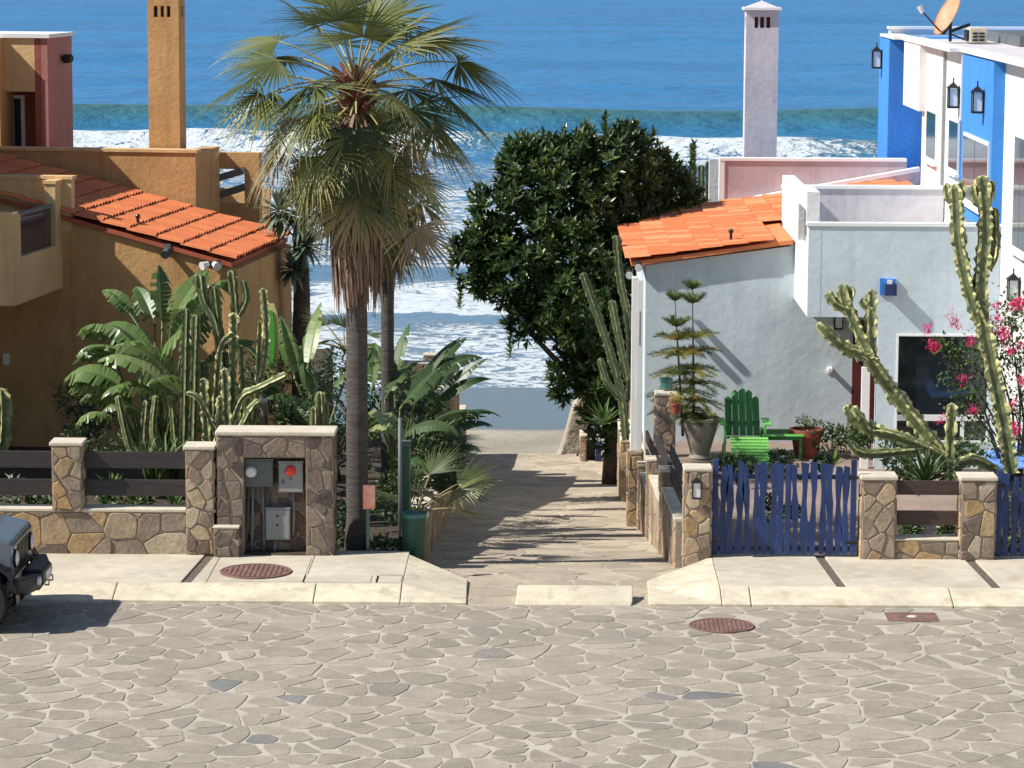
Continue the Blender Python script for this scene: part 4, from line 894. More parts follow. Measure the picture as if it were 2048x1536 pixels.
# ground floor wall right of the entry
zg = -.3; x1 = xC; wx0 = ony(1795, 780, YBX).x; wx1 = ony(1975, 780, YBX).x; wz1 = ony(1800, 672, YBX).z; wz0 = ony(1800, 880, YBX).z; zm0 = ony(1800, 842, YBX).z; zm1 = ony(1800, 830, YBX).z
rb('wall', 'bluewhite', x1, wx0, YBX, YBX+.25, zg, bz0); rb('wall', 'bluewhite', wx1, XF_, YBX, YBX+.25, zg, bz0); rb('wall', 'bluewhite', wx0, wx1, YBX+.001, YBX+.249, zg, wz0); rb('wall', 'bluewhite', wx0, wx1, YBX+.001, YBX+.249, wz1, bz0)
wn = rb('window', 'frame', wx0, wx1, YBX+.03, YBX+.10, zm0, zm1); rb('pane', 'glass', wx0+.01, wx1-.01, YBX+.06, YBX+.08, zm1, wz1-.02, wn); rb('pane', 'glass', wx0+.01, (wx0+wx1)/2+.3, YBX+.06, YBX+.08, wz0+.03, zm0, wn); rb('pane', 'glass', (wx0+wx1)/2+.36, wx1-.01, YBX+.06, YBX+.08, wz0+.03, zm0, wn)
rb('mullion', 'frame', (wx0+wx1)/2+.3, (wx0+wx1)/2+.36, YBX+.04, YBX+.09, wz0+.001, zm0-.001, wn); rb('sill', 'frame', wx0-.03, wx1+.03, YBX-.03, YBX+.10, wz0-.03, wz0, wn)
rb('window_trim', 'trim', wx0-.03, wx0-.001, YBX-.02, YBX+.1, wz0, wz1, wn); rb('window_trim', 'trim', wx0-.03, wx1+.03, YBX-.02, YBX+.1, wz1, wz1+.03, wn)
rb('entry_post', 'trim', ony(1722, 850, YBX).x, ony(1738, 850, YBX).x, YBX+.0, YBX+.1, zg, ony(1722, 735, YBX).z)
dx0 = ony(1703, 800, YR-.02).x; dr = rb('door', 'dreddoor', dx0, dx0+.95, YR-.05, YR-.003, -.1, ony(1700, 640, YR).z); 
# small things on that house
c = ony(1462, 470, YR+.3); vent(RH, None, (c.x, YR+.3, rzz(c.x)+.1), False)
t = thing('wall_sconce', 'small blue and white tiled lamp box on the box balcony front', 'wall sconce', ony(1776, 574, YBX))
c = ony(1776, 574, YBX); bx('back_plate', K['blue'], t, c.x-.13, c.x-.06, YBX-.03, YBX-.001, c.z-.12, c.z+.14); bx('case', K['gate'], t, c.x-.06, c.x+.12, YBX-.16, YBX-.001, c.z-.12, c.z+.06)
bx('back_plate', K['blue'], t, c.x-.06, c.x+.12, YBX-.05, YBX-.001, c.z+.061, c.z+.13); bx('lamp', K['glassw'], t, c.x-.02, c.x+.05, YBX-.14, YBX-.06, c.z+.061, c.z+.12)
c = ony(1659, 741, YR); t = thing('wall_lamp', 'tiny white box lamp on the pale wall left of the dark red door', 'wall lamp', c)
bx('plate', K['trim'], t, c.x-.04, c.x+.04, YR-.02, YR-.001, c.z-.05, c.z+.06); bx('hood', K['trim'], t, c.x-.035, c.x+.035, YR-.15, YR-.02, c.z+.0, c.z+.055)
lantern(1676, 640, YR-.01, 'black lantern hanging on the wall just under the box balcony', .9)
# white post at the corner of the path with its flood lamps
py_ = D(24.35); a = ony(1262, 800, py_); b = ony(1284, 800, py_); zt_ = ony(1270, 560, py_).z; zb_ = ony(1265, 902, py_).z
t = thing('stone_pillar', 'stone pillar under the tall white post at the path edge', 'stone pillar', (a.x, py_, pz(py_)))
stone_block(t, a.x-.04, b.x+.02, py_-.05, py_+.25, pz(py_+.3)-.1, zb_-.002, 201, .18, .24, 'flr', cap=0)
t = thing('white_post', 'tall white twin post at the corner of the low house beside the path', 'post', (a.x, py_, zb_))
bx('post', K['trim'], t, a.x, a.x+(b.x-a.x)*.42, py_+.02, py_+.2, zb_, zt_+.04, bevel=.006); bx('post', K['trim'], t, a.x+(b.x-a.x)*.46, b.x, py_, py_+.2, zb_, zt_, bevel=.006)
bx('slot', K['grey'], t, a.x+(b.x-a.x)*.70, a.x+(b.x-a.x)*.78, py_-.004, py_+.01, zt_-1.05, zt_-.5)
t = thing('floodlight', 'pair of round white floodlights under the orange roof corner', 'floodlight', ony(1270, 540, D(25.1)))
for u, v in ((1259, 548), (1277, 533)):
    c = ony(u, v, D(25.05)); MB().tube([(c.x, c.y+.2, c.z+.03), (c.x, c.y+.1, c.z), (c.x, c.y, c.z-.02)], [.05, .06, .07], 12).build('housing', K['black'], t); MB().tube([(c.x, c.y, c.z-.02), (c.x, c.y-.03, c.z-.022)], .062, 12).build('lamp_head', K['glassw'], t)

# ================================================================ blue and white house on the right edge
BH = thing('blue_white_house', 'two storey white house with sky blue panels rising at the right edge', 'house', (8, D(28), 0))
def hb(name, m, x0, x1, y0, y1, z0, z1, parent=None, bevel=0): return bx(name, K[m], parent or BH, x0, x1, y0, y1, z0, z1, bevel=bevel)
XA, XB_, XCC, XD, XE = 7.05, 6.87, 6.85, 6.80, 6.50
yA = onx(2012, 200, XA).y; yB1 = onx(1990, 200, XB_).y; yB2 = onx(1924, 200, XB_).y; yC = onx(1890, 200, XCC).y; yD = onx(1852, 200, XD).y; yE0 = onx(1806, 200, XD-.13).y; yE1 = onx(1780, 200, XE).y; yE2 = onx(1757, 200, XE).y
ZT = onx(1990, 116, XB_).z; BX = 13.5
Z0 = -.8; 
w3 = (onx(2033, 300, XA).y, onx(2060, 300, XA).y)
hb('wall', 'white', XA, BX, D(21.2), yA+.12, Z0, ZT-.06)
hb('wall', 'blue', XB_, BX, yA+.12, yB2, bz1-.1, ZT-.05); hb('wall', 'white', XA+.01, BX, yA+.121, yB2, Z0, bz1-.101)
hb('wall', 'white', XCC, BX, yB2, yC, Z0, ZT-.04); hb('downpipe', 'lgrey', XCC-.05, XCC-.001, yC-.12, yC-.04, 1.5, ZT-.1)
hb('wall', 'white', XD, BX, yC, yD, Z0, ZT-.035)
hb('wall', 'white', XD-.13, BX, yD, yE0, onx(1820, 215, XD-.13).z, ZT-.03)                 # overhanging bay
hb('wall', 'blue', XD+.35, BX, yD, yE1, Z0, ZT-.1)
hb('wall', 'white', XD-.02, XD+.36, yD+.001, yD+.35, Z0, ZT-.2)
hb('wall', 'blue', XE, BX, yE1-.02+.3, yE2+.0, Z0, ZT-.02)
hb('roof_deck', 'chimw', XA+.2, BX, D(21.3), yE2-.1, ZT-.045, ZT-.028)
hb('roof_parapet', 'white', XD-.13, BX, yE2-.25, yE2+.02, ZT-.02, ZT+.12); hb('parapet_cap', 'trim', XD-.16, BX, yE2-.28, yE2+.05, ZT+.12, ZT+.17)
hb('roof_edge', 'trim', XB_-.04, XB_+.22, D(21.3), yB2, ZT-.027, ZT+.035); hb('roof_edge', 'trim', XD-.16, XD+.2, yB2+.001, yE0, ZT-.027, ZT+.035); hb('roof_edge', 'trim', XE-.03, XE+.4, yE0+.001, yE2-.285, ZT-.015, ZT+.034)
hb('stair_hood', 'grey', XA+1.2, BX, D(27.4), D(29.6), ZT-.02, ZT+.16)
def fwin(u0, v0, u1, v1, x, panes=2, name='window'):
    a = onx(u0, v0, x); b = onx(u1, v0, x); z1 = a.z; z0 = onx(u1, v1, x).z; y0, y1 = min(a.y, b.y), max(a.y, b.y)
    w_ = hb(name, 'frame', x-.035, x-.002, y0, y1, z0, z1); k = (y1-y0-.06)/panes
    for i in range(panes): hb('pane', 'glass', x-.042, x-.036, y0+.05+k*i, y0+k*(i+1), z0+.06, z1-.06, w_)
    hb('sill', 'trim', x-.09, x-.002, y0-.04, y1+.04, z0-.05, z0-.001, w_)
fwin(1876, 222, 1857, 318, XD, 1); fwin(1921, 240, 1902, 340, XCC, 1); fwin(1981, 285, 1930, 400, XB_, 2, 'patio_door'); fwin(2062, 275, 2034, 500, XA, 2)
fwin(1836, 224, 1824, 322, XD+.35, 1)
lantern(1764, 118, 0, 'black lantern on the farthest sky blue pier of the two storey house', 1.15, 'x', XE)
lantern(1919, 194, 0, 'black lantern on the white wall left of the sky blue panel', 1.15, 'x', XCC)
lantern(1968, 203, 0, 'black lantern on the broad sky blue panel', 1.15, 'x', XB_)
lantern(2040, 578, 0, 'black lantern low on the white wall above the bougainvillea', 1.1, 'x', XA)
# dish and air conditioner on that roof
c = ony(1890, 88, D(28.6)); t = thing('satellite_dish', 'orange-tan satellite dish on the white roof edge', 'satellite dish', (c.x, D(28.6), ZT))
dc = ony(1900, 32, D(28.6)); ax = Vector((-.62, -.36, .42)).normalized()
mb = MB(); prof = []; Rm = .39; e1_ = ax.cross(Vector((0, 0, 1))).normalized(); e2_ = e1_.cross(ax)*1.12; rings = [0, .3, .6, .85, 1]; vs = []; n = 26
for side in (0, 1):
    for q in rings:
        for k in range(n):
            a_ = 2*math.pi*k/n; p = dc+(e1_*math.cos(a_)*.68+e2_*math.sin(a_))*Rm*q+ax*(.09*q*q-.012*side); vs.append(p)
m_ = len(rings); fs = []
for s_ in (0, 1):
    for i in range(m_-1):
        for k in range(n):
            f = (s_*m_*n+i*n+k, s_*m_*n+i*n+(k+1) % n, s_*m_*n+(i+1)*n+(k+1) % n, s_*m_*n+(i+1)*n+k); fs.append(f if s_ else f[::-1])
fs += [((m_-1)*n+k, (m_-1)*n+(k+1) % n, m_*n+(m_-1)*n+(k+1) % n, m_*n+(m_-1)*n+k) for k in range(n)]
mb.add(vs, fs); mb.build('reflector', K['dish'], t, smooth=True)
lnb = ony(1842, 20, D(28.4)); base = ony(1885, 68, D(28.6)); MB().tube([base, (base+lnb)/2, lnb], .016, 8).build('feed_arm', K['black'], t); MB().tube([lnb+Vector((-.03, 0, .07)), lnb+Vector((.03, 0, -.05))], [.055, .04], 10).build('feed_horn', K['glassw'], t)
bb = ony(1900, 95, D(28.6)); MB().tube([(bb.x, D(28.6), ZT), (bb.x, D(28.6), base.z), dc-ax*.02], .03, 8).bar(base, dc-ax*.03-Vector((0, 0, .1)), .07, .07).bar((bb.x, D(28.6), base.z), (bb.x+.35, D(28.6), ZT), .03, .03).bar((bb.x, D(28.6), base.z+.05), (bb.x+.38, D(28.75), ZT+.3), .05, .05).build('mast', K['black'], t)
a = ony(1940, 56, D(28.2)); b = ony(1974, 100, D(28.2)); t = thing('air_conditioner', 'small boxy air conditioner unit on the white roof beside the dish', 'air conditioner', (a.x, D(28.2), ZT))
bx('case', K['cement'], t, a.x, b.x, D(28.2), D(28.2)+.45, ZT+.0, a.z, bevel=.01); bx('side_grille', K['black'], t, a.x-.05, a.x-.001, D(28.2)+.05, D(28.2)+.4, ZT+.03, a.z-.04)
for i in range(2):
    for j in range(3): bx('grille', K['black'], t, a.x+.05+i*.12, a.x+.145+i*.12, D(28.2)-.015, D(28.2)-.001, ZT+.03+j*(a.z-ZT-.08)/3, ZT+.0+(j+1)*(a.z-ZT-.08)/3)
# ================================================================ plants: builders
def frond(mb, pm, base, az, el, pl, br, droop, tone, rr, dead=False, nseg=30, spread=105, fold=.0):
    """costapalmate fan: petiole into pm, blade into mb"""
    d = Vector((math.cos(az)*math.cos(el), math.sin(az)*math.cos(el), math.sin(el)))
    pts = []; p = Vector(base); dd = d.copy()
    for i in range(7):
        pts.append(p.copy()); p = p+dd*(pl/6); dd = (dd+Vector((0, 0, -droop*.10))).normalized()
    pm.tube(pts, [.026, .02, .017, .015, .013, .012, .011], 5, rr.uniform(.35, .9) if not dead else .1)
    hub = pts[-1]; t = dd; s = t.cross(Vector((0, 0, 1)))
    if s.length < .1: s = Vector((math.sin(az), -math.cos(az), 0))
    s.normalize(); nrm = s.cross(t); roll_ = rr.uniform(-.5, .5)
    s2 = s*math.cos(roll_)+nrm*math.sin(roll_); n2 = s2.cross(t)
    for k in range(nseg):
        if rr.random() < .13: continue
        a = R(-spread+2*spread*(k+.5)/nseg)
        L_ = br*(.62+.38*math.cos(a*.62))*rr.uniform(.72, 1.08)
        dir_ = (t*math.cos(a)+s2*math.sin(a)-n2*(.12+fold*abs(math.sin(a)))).normalized()
        side = dir_.cross(n2).normalized(); hw = math.tan(R(spread/nseg))*1.05
        q = hub.copy(); dv = dir_.copy(); prev = None; m_ = 6; tn = tone+rr.uniform(-.09, .09)
        for i in range(m_+1):
            f = i/m_; r_ = L_*f
            w_ = min(r_*hw, .36*L_*hw)*(1 if f < .5 else max(0.03, (1-f)/.5))+.0015
            side = dv.cross(n2)
            side = side.normalized() if side.length > .05 else s2
            up_ = side.cross(dv).normalized()
            row = (q-side*w_, q+up_*w_*.45, q+side*w_)
            if prev: mb.add([*prev, *row], [(0, 1, 4, 3), (1, 2, 5, 4)], min(1, max(0, tn+(.22*max(0, f-.6) if not dead else 0))))
            prev = row; q = q+dv*(L_/m_)
            g = droop*(.03+.62*max(0, f-.45))*(1.0+rr.uniform(-.3, .3))
            dv = (dv+Vector((rr.uniform(-.03, .03), rr.uniform(-.03, .03), -g))).normalized()
def fan_palm(name, label, x, y, z0, zc, r0, r1, seed, nf, big=1.0, skirt=(0, 0), group=None, trunk_lean=(0, 0), detail=1.0, droopy=1.0, elmin=-75, skirt_r=.34, boots=0, extra=()):
    rr = random.Random(seed); t = thing(name, label, 'palm tree', (x, y, z0), group=group); lx_, ly_ = trunk_lean
    n = 22; pts = [(x+lx_*(i/n), y+ly_*(i/n), z0+(zc-z0)*i/n) for i in range(n+1)]; rad = [r0*(1.25 if i == 0 else 1.08 if i == 1 else 1)+(r1-r0)*i/n+rr.uniform(-.006, .006) for i in range(n+1)]
    MB().tube(pts, rad, 14).build('trunk', K['bark'], t, smooth=True)
    top = Vector(pts[-1])
    for i in range(nf):
        f = i/max(1, nf-1)                                      # 0 = youngest, 1 = oldest
        az = i*2.39996+rr.uniform(-.3, .3); el = R(80+(elmin-80)*f**.8)+rr.uniform(-.12, .12)
        pl = big*rr.uniform(.75, 1.25)*(.8 if f < .12 else 1); br = big*rr.uniform(.82, 1.05); dr = droopy*(.5+1.3*f)*rr.uniform(.8, 1.2)
        dead = f > .88; tone = rr.choice((.2, .35, .5, .6, .66)) if f < .45 else rr.choice((.2, .45, .62, .75, .85, .95, 1.0))
        mb, pm = MB(), MB(); bs = top+Vector((0, 0, -.38*f+.12)); 
        frond(mb, pm, bs, az, el, pl, br, dr, .8 if dead else tone, rr, dead, nseg=int(30*detail))
        fo = mb.build('frond', K['fibre'] if dead and rr.random() < .5 else K['frond'], t); pm.build('petiole', K['petiole'], fo, smooth=True)
    for az, el, pl, br, tone, dr in extra:
        mb, pm = MB(), MB(); frond(mb, pm, top+Vector((0, 0, rr.uniform(-.1, .1))), R(az), R(el), pl, br, dr, tone, rr, nseg=int(30*detail)); fo = mb.build('frond', K['frond'], t); pm.build('petiole', K['petiole'], fo, smooth=True)
    for i in range(boots):
        a = i*2.4; z_ = top.z+.12-.55*(i/boots); e_ = Vector((math.cos(a), math.sin(a), .9)); q = Vector((top.x, top.y, z_)); MB().tube([q+Vector((e_.x, e_.y, 0))*.08, q+e_*.16, q+e_*rr.uniform(.24, .36)], [.05, .045, .02], 6).build('leaf_boot', K['boot'], t)
    if skirt[1]:
        sk = MB()
        for i in range(skirt[1]):
            a = rr.uniform(0, 6.283); f = rr.random(); zt_ = top.z-.25-f*(skirt[0]-.9); ln = rr.uniform(.5, .95); r_ = r1+.03
            ro = r_+(skirt_r-r1)*rr.uniform(.5, 1.0)*(1-.35*f)
            p0 = Vector((top.x+r_*math.cos(a)*.9, top.y+r_*math.sin(a)*.9, zt_)); p1 = Vector((top.x+ro*math.cos(a), top.y+ro*math.sin(a), zt_-ln*.35)); p2 = Vector((top.x+ro*math.cos(a+.1)*.98, top.y+ro*math.sin(a+.1)*.98, zt_-ln)); 
            s = Vector((-math.sin(a), math.cos(a), 0))*rr.uniform(.008, .028); tn = rr.random()
            sk.add([p0-s, p0+s, p1+s, p1-s, p2+s*.3, p2-s*.3], [(0, 1, 2, 3), (3, 2, 4, 5)], tn)
        tag(sk.build('dead_leaf_skirt', K['fibre'], t), kind='stuff')
    return t, top, rr
def leaf(mb, p, d, n, L_, W_, tone, bend=.25, seg=3, fold=.25):
    """pointed oval leaf: two rows of quads folded on the midrib"""
    d = d.normalized(); s = d.cross(n)
    if s.length < 1e-3: s = d.cross(Vector((.3, .5, .8)))
    s.normalize(); n = s.cross(d); rows = []
    for i in range(seg+1):
        f = i/seg; w_ = W_*math.sin(math.pi*(.08+.92*f)**.9)*.5 if f < 1 else .001
        c = p+d*(L_*f)-n*(bend*L_*f*f); rows.append((c-s*w_+n*w_*fold, c, c+s*w_+n*w_*fold))
    vs = [q for r_ in rows for q in r_]; fs = []
    for i in range(seg): fs += [(3*i, 3*i+1, 3*i+4, 3*i+3), (3*i+1, 3*i+2, 3*i+5, 3*i+4)]
    mb.add(vs, fs, tone)
def paddle(parent, base, az, el, stem, L_, W_, tone, rr, droop=.5, tears=.0, mat_='banana'):
    """one big paddle leaf on its stalk, as an object; the blade feathers where it is torn"""
    st = MB(); d = Vector((math.cos(az)*math.cos(el), math.sin(az)*math.cos(el), math.sin(el))); p = Vector(base); pts = []; dd = d.copy()
    for i in range(6): pts.append(p.copy()); p = p+dd*stem/5; dd = (dd+Vector((math.cos(az), math.sin(az), -.4))*.05*droop).normalized()
    st.tube(pts, [.028, .025, .022, .018, .015, .012], 5, .7)
    mb = MB(); n_ = 14; q = pts[-1]; dv = dd.copy(); s = dv.cross(Vector((0, 0, 1))).normalized(); rl = rr.uniform(-.9, .9); s = (s*math.cos(rl)+s.cross(dv)*math.sin(rl)).normalized(); rows = []
    for i in range(n_+1):
        f = i/n_; w_ = W_*.5*math.sin(math.pi*min(1, (.10+.90*f))**.75)**.8 if f < 1 else .004
        nn = s.cross(dv).normalized(); rows.append((q.copy(), s.copy(), nn, w_, dv.copy())); q = q+dv*(L_/n_); dv = (dv+Vector((0, 0, -droop*.11*(.4+f)))).normalized()
    for sg in (-1, 1):
        for i in range(n_):
            a, b = rows[i], rows[i+1]; torn = rr.random() < tears; g = rr.uniform(.1, .35) if torn else 0
            sa, sb = a[3], b[3]*(1-g*.15); v = .22
            tn = tone+rr.uniform(-.07, .07)+(.12 if sg > 0 else 0)
            A0, B0 = a[0], b[0]; lean = a[4]*sa*.35
            A1 = a[0]+a[1]*sg*sa*.55+a[2]*sa*v+lean*.6; B1 = b[0]+b[1]*sg*sb*.55+b[2]*sb*v+lean*.6-(b[4]*L_/n_*g)
            dp = Vector((0, 0, -.25*sa if not torn else -.5*sa*rr.uniform(.5, 1.4)))
            A2 = a[0]+a[1]*sg*sa+a[2]*sa*v*.8+lean+dp; B2 = b[0]+b[1]*sg*sb+b[2]*sb*v*.8+lean+dp-(b[4]*L_/n_*g*1.6)
            mb.add([A0, A1, B1, B0], [(0, 1, 2, 3)] if sg > 0 else [(3, 2, 1, 0)], tn); mb.add([A1, A2, B2, B1], [(0, 1, 2, 3)] if sg > 0 else [(3, 2, 1, 0)], tn)
    rib = MB(); rib.tube([r_[0]-r_[2]*.006 for r_ in rows], [.011-.0007*i for i in range(n_+1)], 4, 1.0)
    o = mb.build('leaf', K[mat_], parent); st.build('stalk', K[mat_], o, smooth=True); rib.build('midrib', K[mat_], o); return o
def cactus_stem(mb, pts, r_, ribs=5, bump=.22, seed=0, tone=.45, edge=.95, taper=True, seglen=.045):
    rr = random.Random(seed); pts = [Vector(p) for p in pts]; P = [pts[0]]
    # resample on a smooth curve
    def cr(p0, p1, p2, p3, t): return .5*((2*p1)+(p2-p0)*t+(2*p0-5*p1+4*p2-p3)*t*t+(3*p1-p0-3*p2+p3)*t*t*t)
    for i in range(len(pts)-1):
        a = pts[max(i-1, 0)]; b = pts[i]; c = pts[i+1]; d = pts[min(i+2, len(pts)-1)]; k = max(2, int((c-b).length/seglen))
        for j in range(1, k+1): P.append(cr(a, b, c, d, j/k))
    m = len(P); t0 = (P[1]-P[0]).normalized(); u_ = t0.cross(Vector((.3, .4, .85))).normalized(); n = ribs*4; vs = []; tn = []
    for i, p in enumerate(P):
        t = (P[min(i+1, m-1)]-P[max(i-1, 0)]).normalized(); u_ = (u_-t*u_.dot(t)).normalized(); w_ = t.cross(u_)
        f = i/(m-1); e = min(1, (1-f)*(m-1)*seglen/(r_*1.3)) if taper else 1
        rad = r_*(math.sqrt(max(0, 1-(1-e)**2)) if e < 1 else 1)*(1-.06*math.sin(f*40*r_*8))+.004
        ph = i%3
        for k in range(n):
            c = k % 4; rk = 1.0 if c == 0 else .74 if c in (1, 3) else .52
            if c == 0: rk += bump*(.5 if (i+k//4*2+int(3*math.sin(i*.37+k))) % 3 == 0 else -.22)+rr.uniform(-.08, .08)
            a = 2*math.pi*k/n+(.12 if c == 3 else -.12 if c == 1 else 0); vs.append(p+(u_*math.cos(a)+w_*math.sin(a))*rad*rk)
    fs = []; T = []
    for i in range(m-1):
        for k in range(n):
            fs.append((i*n+k, i*n+(k+1) % n, (i+1)*n+(k+1) % n, (i+1)*n+k)); c = k % 4
            T.append(rr.choice((edge, edge, edge*.85, .7, tone)) if c in (3, 0) else (tone+rr.uniform(-.12, .12)))
    for f, tt_ in zip(fs, T): pass
    o = len(mb.v); mb.v += [tuple(p) for p in vs]; mb.f += [tuple(q+o for q in f) for f in fs]; mb.t += T
    mb.add([P[-1]+ (P[-1]-P[-2]).normalized()*.006], [])
def agave(name, label, p, n, L_, W_, seed, mat_='leaf', tone=.4, up=1.0, group=None, cat='plant', limit=60, tmax=1.1):
    rr = random.Random(seed); t = thing(name, label, cat, p, group=group); p = Vector(p)
    for i in range(n):
        f = i/n; az = i*2.4+rr.uniform(-.2, .2); el = R(80-70*f*up)+rr.uniform(-.1, .1); d = Vector((math.cos(az)*math.cos(el), math.sin(az)*math.cos(el), math.sin(el)))
        mb = MB(); leaf(mb, p+Vector((d.x, d.y, 0))*.03, d, Vector((0, 0, 1)) if el < 1.2 else Vector((math.cos(az), math.sin(az), 0))*-1, L_*rr.uniform(.8, 1.1), W_, min(1, tone+rr.uniform(-.15, .25)), rr.uniform(.05, .25), 4, .35)
        mb.build('leaf', K[mat_], t)
    return t
def shrub(name, label, p, rad, n, leafL, seed, tone=.45, m='leaf', cat='shrub', stems=True, fl=None, nfl=0, sq=(1, 1, 1), group=None, flk='whitefl', lw=.5, flr=(.02, .035), tonespread=.3):
    rr = random.Random(seed); t = thing(name, label, cat, (p[0], p[1], p[2]), group=group); mb = MB(); c0 = Vector(p)+Vector((0, 0, rad*sq[2]*.9)); st = MB(); lumps = []
    for i in range(7):
        a = rr.uniform(0, 6.28); lumps.append((c0+Vector((math.cos(a)*rad*sq[0]*.55, math.sin(a)*rad*sq[1]*.55, rr.uniform(-.5, .55)*rad*sq[2])), rad*rr.uniform(.38, .6)))
    for i in range(n):
        c, r_ = rr.choice(lumps); v = Vector((rr.gauss(0, 1), rr.gauss(0, 1), rr.gauss(0, 1))).normalized(); q = c+v*r_*rr.uniform(.6, 1.05)
        if q.z < p[2]: continue
        d = (v+Vector((rr.uniform(-.7, .7), rr.uniform(-.7, .7), rr.uniform(-.3, .6)))).normalized()
        leaf(mb, q, d, v+Vector((0, 0, .5)), leafL*rr.uniform(.7, 1.2), leafL*lw, min(1, max(0, tone+rr.uniform(-tonespread, tonespread))), .2, 2)
    for c, r_ in lumps: st.tube([Vector(p), (Vector(p)+c)/2+Vector((.03, .02, 0)), c], [.02*rad*2, .014*rad*2, .006], 5)
    tag(mb.build('foliage', K[m], t), kind='stuff'); st.build('stems', K['bark2'], t)
    if nfl:
        fb = MB()
        for i in range(nfl):
            c, r_ = rr.choice(lumps); v = Vector((rr.gauss(0, 1), rr.gauss(0, 1)-.5, rr.gauss(0, 1)+.2)).normalized(); q = c+v*r_*rr.uniform(.95, 1.15)
            for j in range(5 if flk == 'whitefl' else 9):
                d = Vector((rr.gauss(0, 1), rr.gauss(0, 1), rr.gauss(0, 1))).normalized(); leaf(fb, q+d*flr[0]*.5, d, v, rr.uniform(*flr)*2, rr.uniform(*flr)*1.5, rr.random(), .1, 1)
        tag(fb.build('blossoms', K[flk], t), kind='stuff')
    return t

# ================================================================ the big fan palm and its companions
pb = ony(715, 1118, D(19.98))
PZC = ony(722, 185, D(19.98)).z
fan_palm('palm_tree', 'tall fan palm with drooping green and brown fronds standing beside the meter wall', pb.x, D(19.98), -.05, PZC, .15, .135, 8, 46, 1.05, (2.75, 1800), trunk_lean=(.0, .0), skirt_r=.40, extra=[(178, 30, 1.40, 1.0, .30, 1.3), (192, 12, 1.25, 1.0, .62, 1.3), (166, 48, 1.3, 1.0, .55, 1.3), (204, 38, 1.2, .95, .45, 1.2), (4, 32, 1.42, 1.05, .5, 1.3), (-14, 14, 1.32, 1.05, .32, 1.3), (22, 50, 1.25, 1, .6, 1.3), (200, -12, 1.15, 1.0, .78, 1.2), (-24, -8, 1.25, 1., .66, 1.2), (-60, 20, 1.1, .85, .7, 1.1), (-120, 5, 1.0, .85, .62, 1.1), (-95, -15, .95, .85, .66, 1.1)], elmin=-66, detail=1.3, droopy=1.25, boots=34)
pb2 = ony(775, 700, D(22.8))
fan_palm('palm_tree', 'second slimmer fan palm whose trunk shows just behind the tall palm trunk', pb2.x, D(22.8), -.4, ony(765, 330, D(22.8)).z, .10, .10, 17, 30, .85, (1.7, 500), skirt_r=.30, elmin=-84)
# flower stalk remains and fruit in the crown
# low fan leaves
def fan_clump(label, x, y, z, specs, seed, name='fan_palm_clump', nseg=26):
    rr = random.Random(seed); t = thing(name, label, 'fan palm', (x, y, z))
    for az, el, pl, br, tone, dr in specs:
        mb, pm = MB(), MB(); frond(mb, pm, (x, y, z), R(az), R(el), pl, br, dr, tone, rr, nseg=nseg, spread=80); f = mb.build('frond', K['frond'], t); pm.build('petiole', K['petiole'], f, smooth=True)
    return t
q = ony(690, 700, D(23.6)); fan_clump('dull olive fan leaves poking out between the two palm trunks', q.x, D(23.6), q.z, [(150, 52, .5, .50, .55, .5), (195, 25, .5, .5, .5, .8), (30, 40, .45, .45, .3, .8), (-20, 20, .5, .5, .2, 1), (100, 60, .4, .45, .4, .6), (230, 40, .35, .4, .6, .8)], 3)
q = ony(835, 1010, D(20.6)); fan_clump('low fan palm with pale green fans spreading over the trash bin', q.x, D(20.5), .35, [(-35, 38, .75, .75, .62, .5), (-75, 45, .55, .65, .85, .6), (-120, 40, .5, .6, .5, .6), (10, 42, .7, .7, .35, .6), (-10, 18, .55, .62, .6, .6), (200, 45, .5, .6, .45, .7), (60, 60, .6, .6, .3, .5)], 7)
q = ony(900, 900, D(23.5)); fan_clump('dark drooping fan leaves hanging over the left edge of the path', q.x-.35, D(23.6), .2, [(-20, 30, .5, .55, .12, .7), (15, 40, .5, .55, .2, .8), (-60, 25, .5, .5, .1, .8), (-10, -5, .45, .5, .15, .8), (120, 50, .5, .5, .2, .5), (-40, 55, .5, .5, .25, .8)], 9)
# young palm with a rough trunk left of the tall palms
x0 = ony(603, 690, D(26.2)); top = ony(600, 450, D(26.2))
rr = random.Random(2); t = thing('yucca_tree', 'grey green yucca like tree with a rough brown stubbed trunk by the ochre house corner', 'tree', (x0.x, D(26.2), -.3))
pts = [(x0.x+.01*math.sin(i), D(26.2), -.3+(top.z+.1+.3)*i/12) for i in range(13)]; MB().tube(pts, [.19-.006*i for i in range(13)], 10).build('trunk', K['bark2'], t, smooth=True)
sb = MB()
for i in range(260):
    z = rr.uniform(.2, top.z-.2); a = rr.uniform(0, 6.28); d = Vector((math.cos(a), math.sin(a), .7)); leaf(sb, Vector((x0.x, D(26.2), z))+d*.1, d, Vector((0, 0, 1)), rr.uniform(.10, .2), .09, rr.random()*.6, .1, 1)
tag(sb.build('leaf_stubs', K['fibre'], t), kind='stuff')
lf = MB()
for k, (cx_, cz_, r_) in enumerate(((0, .15, .62), (-.35, .25, .5), (.45, .3, .5), (0, .65, .45), (.1, -.35, .5), (-.1, -.75, .38))):
    c = Vector((top.x+cx_, D(26.2)+rr.uniform(-.2, .2), top.z+cz_))
    for i in range(95):
        v = Vector((rr.gauss(0, 1), rr.gauss(0, 1), rr.gauss(.25, 1))).normalized(); leaf(lf, c+v*.05, v, Vector((0, 0, 1)), r_*rr.uniform(.7, 1), .075, rr.uniform(.35, 1), rr.uniform(0, .3), 3)
tag(lf.build('sword_leaves', mat('yucca_leaf', (.12, .17, .11), .45, tonecols=[(0, (.05, .085, .06)), (.5, (.12, .17, .115)), (1, (.22, .28, .19))], trans=.15), t), kind='stuff')
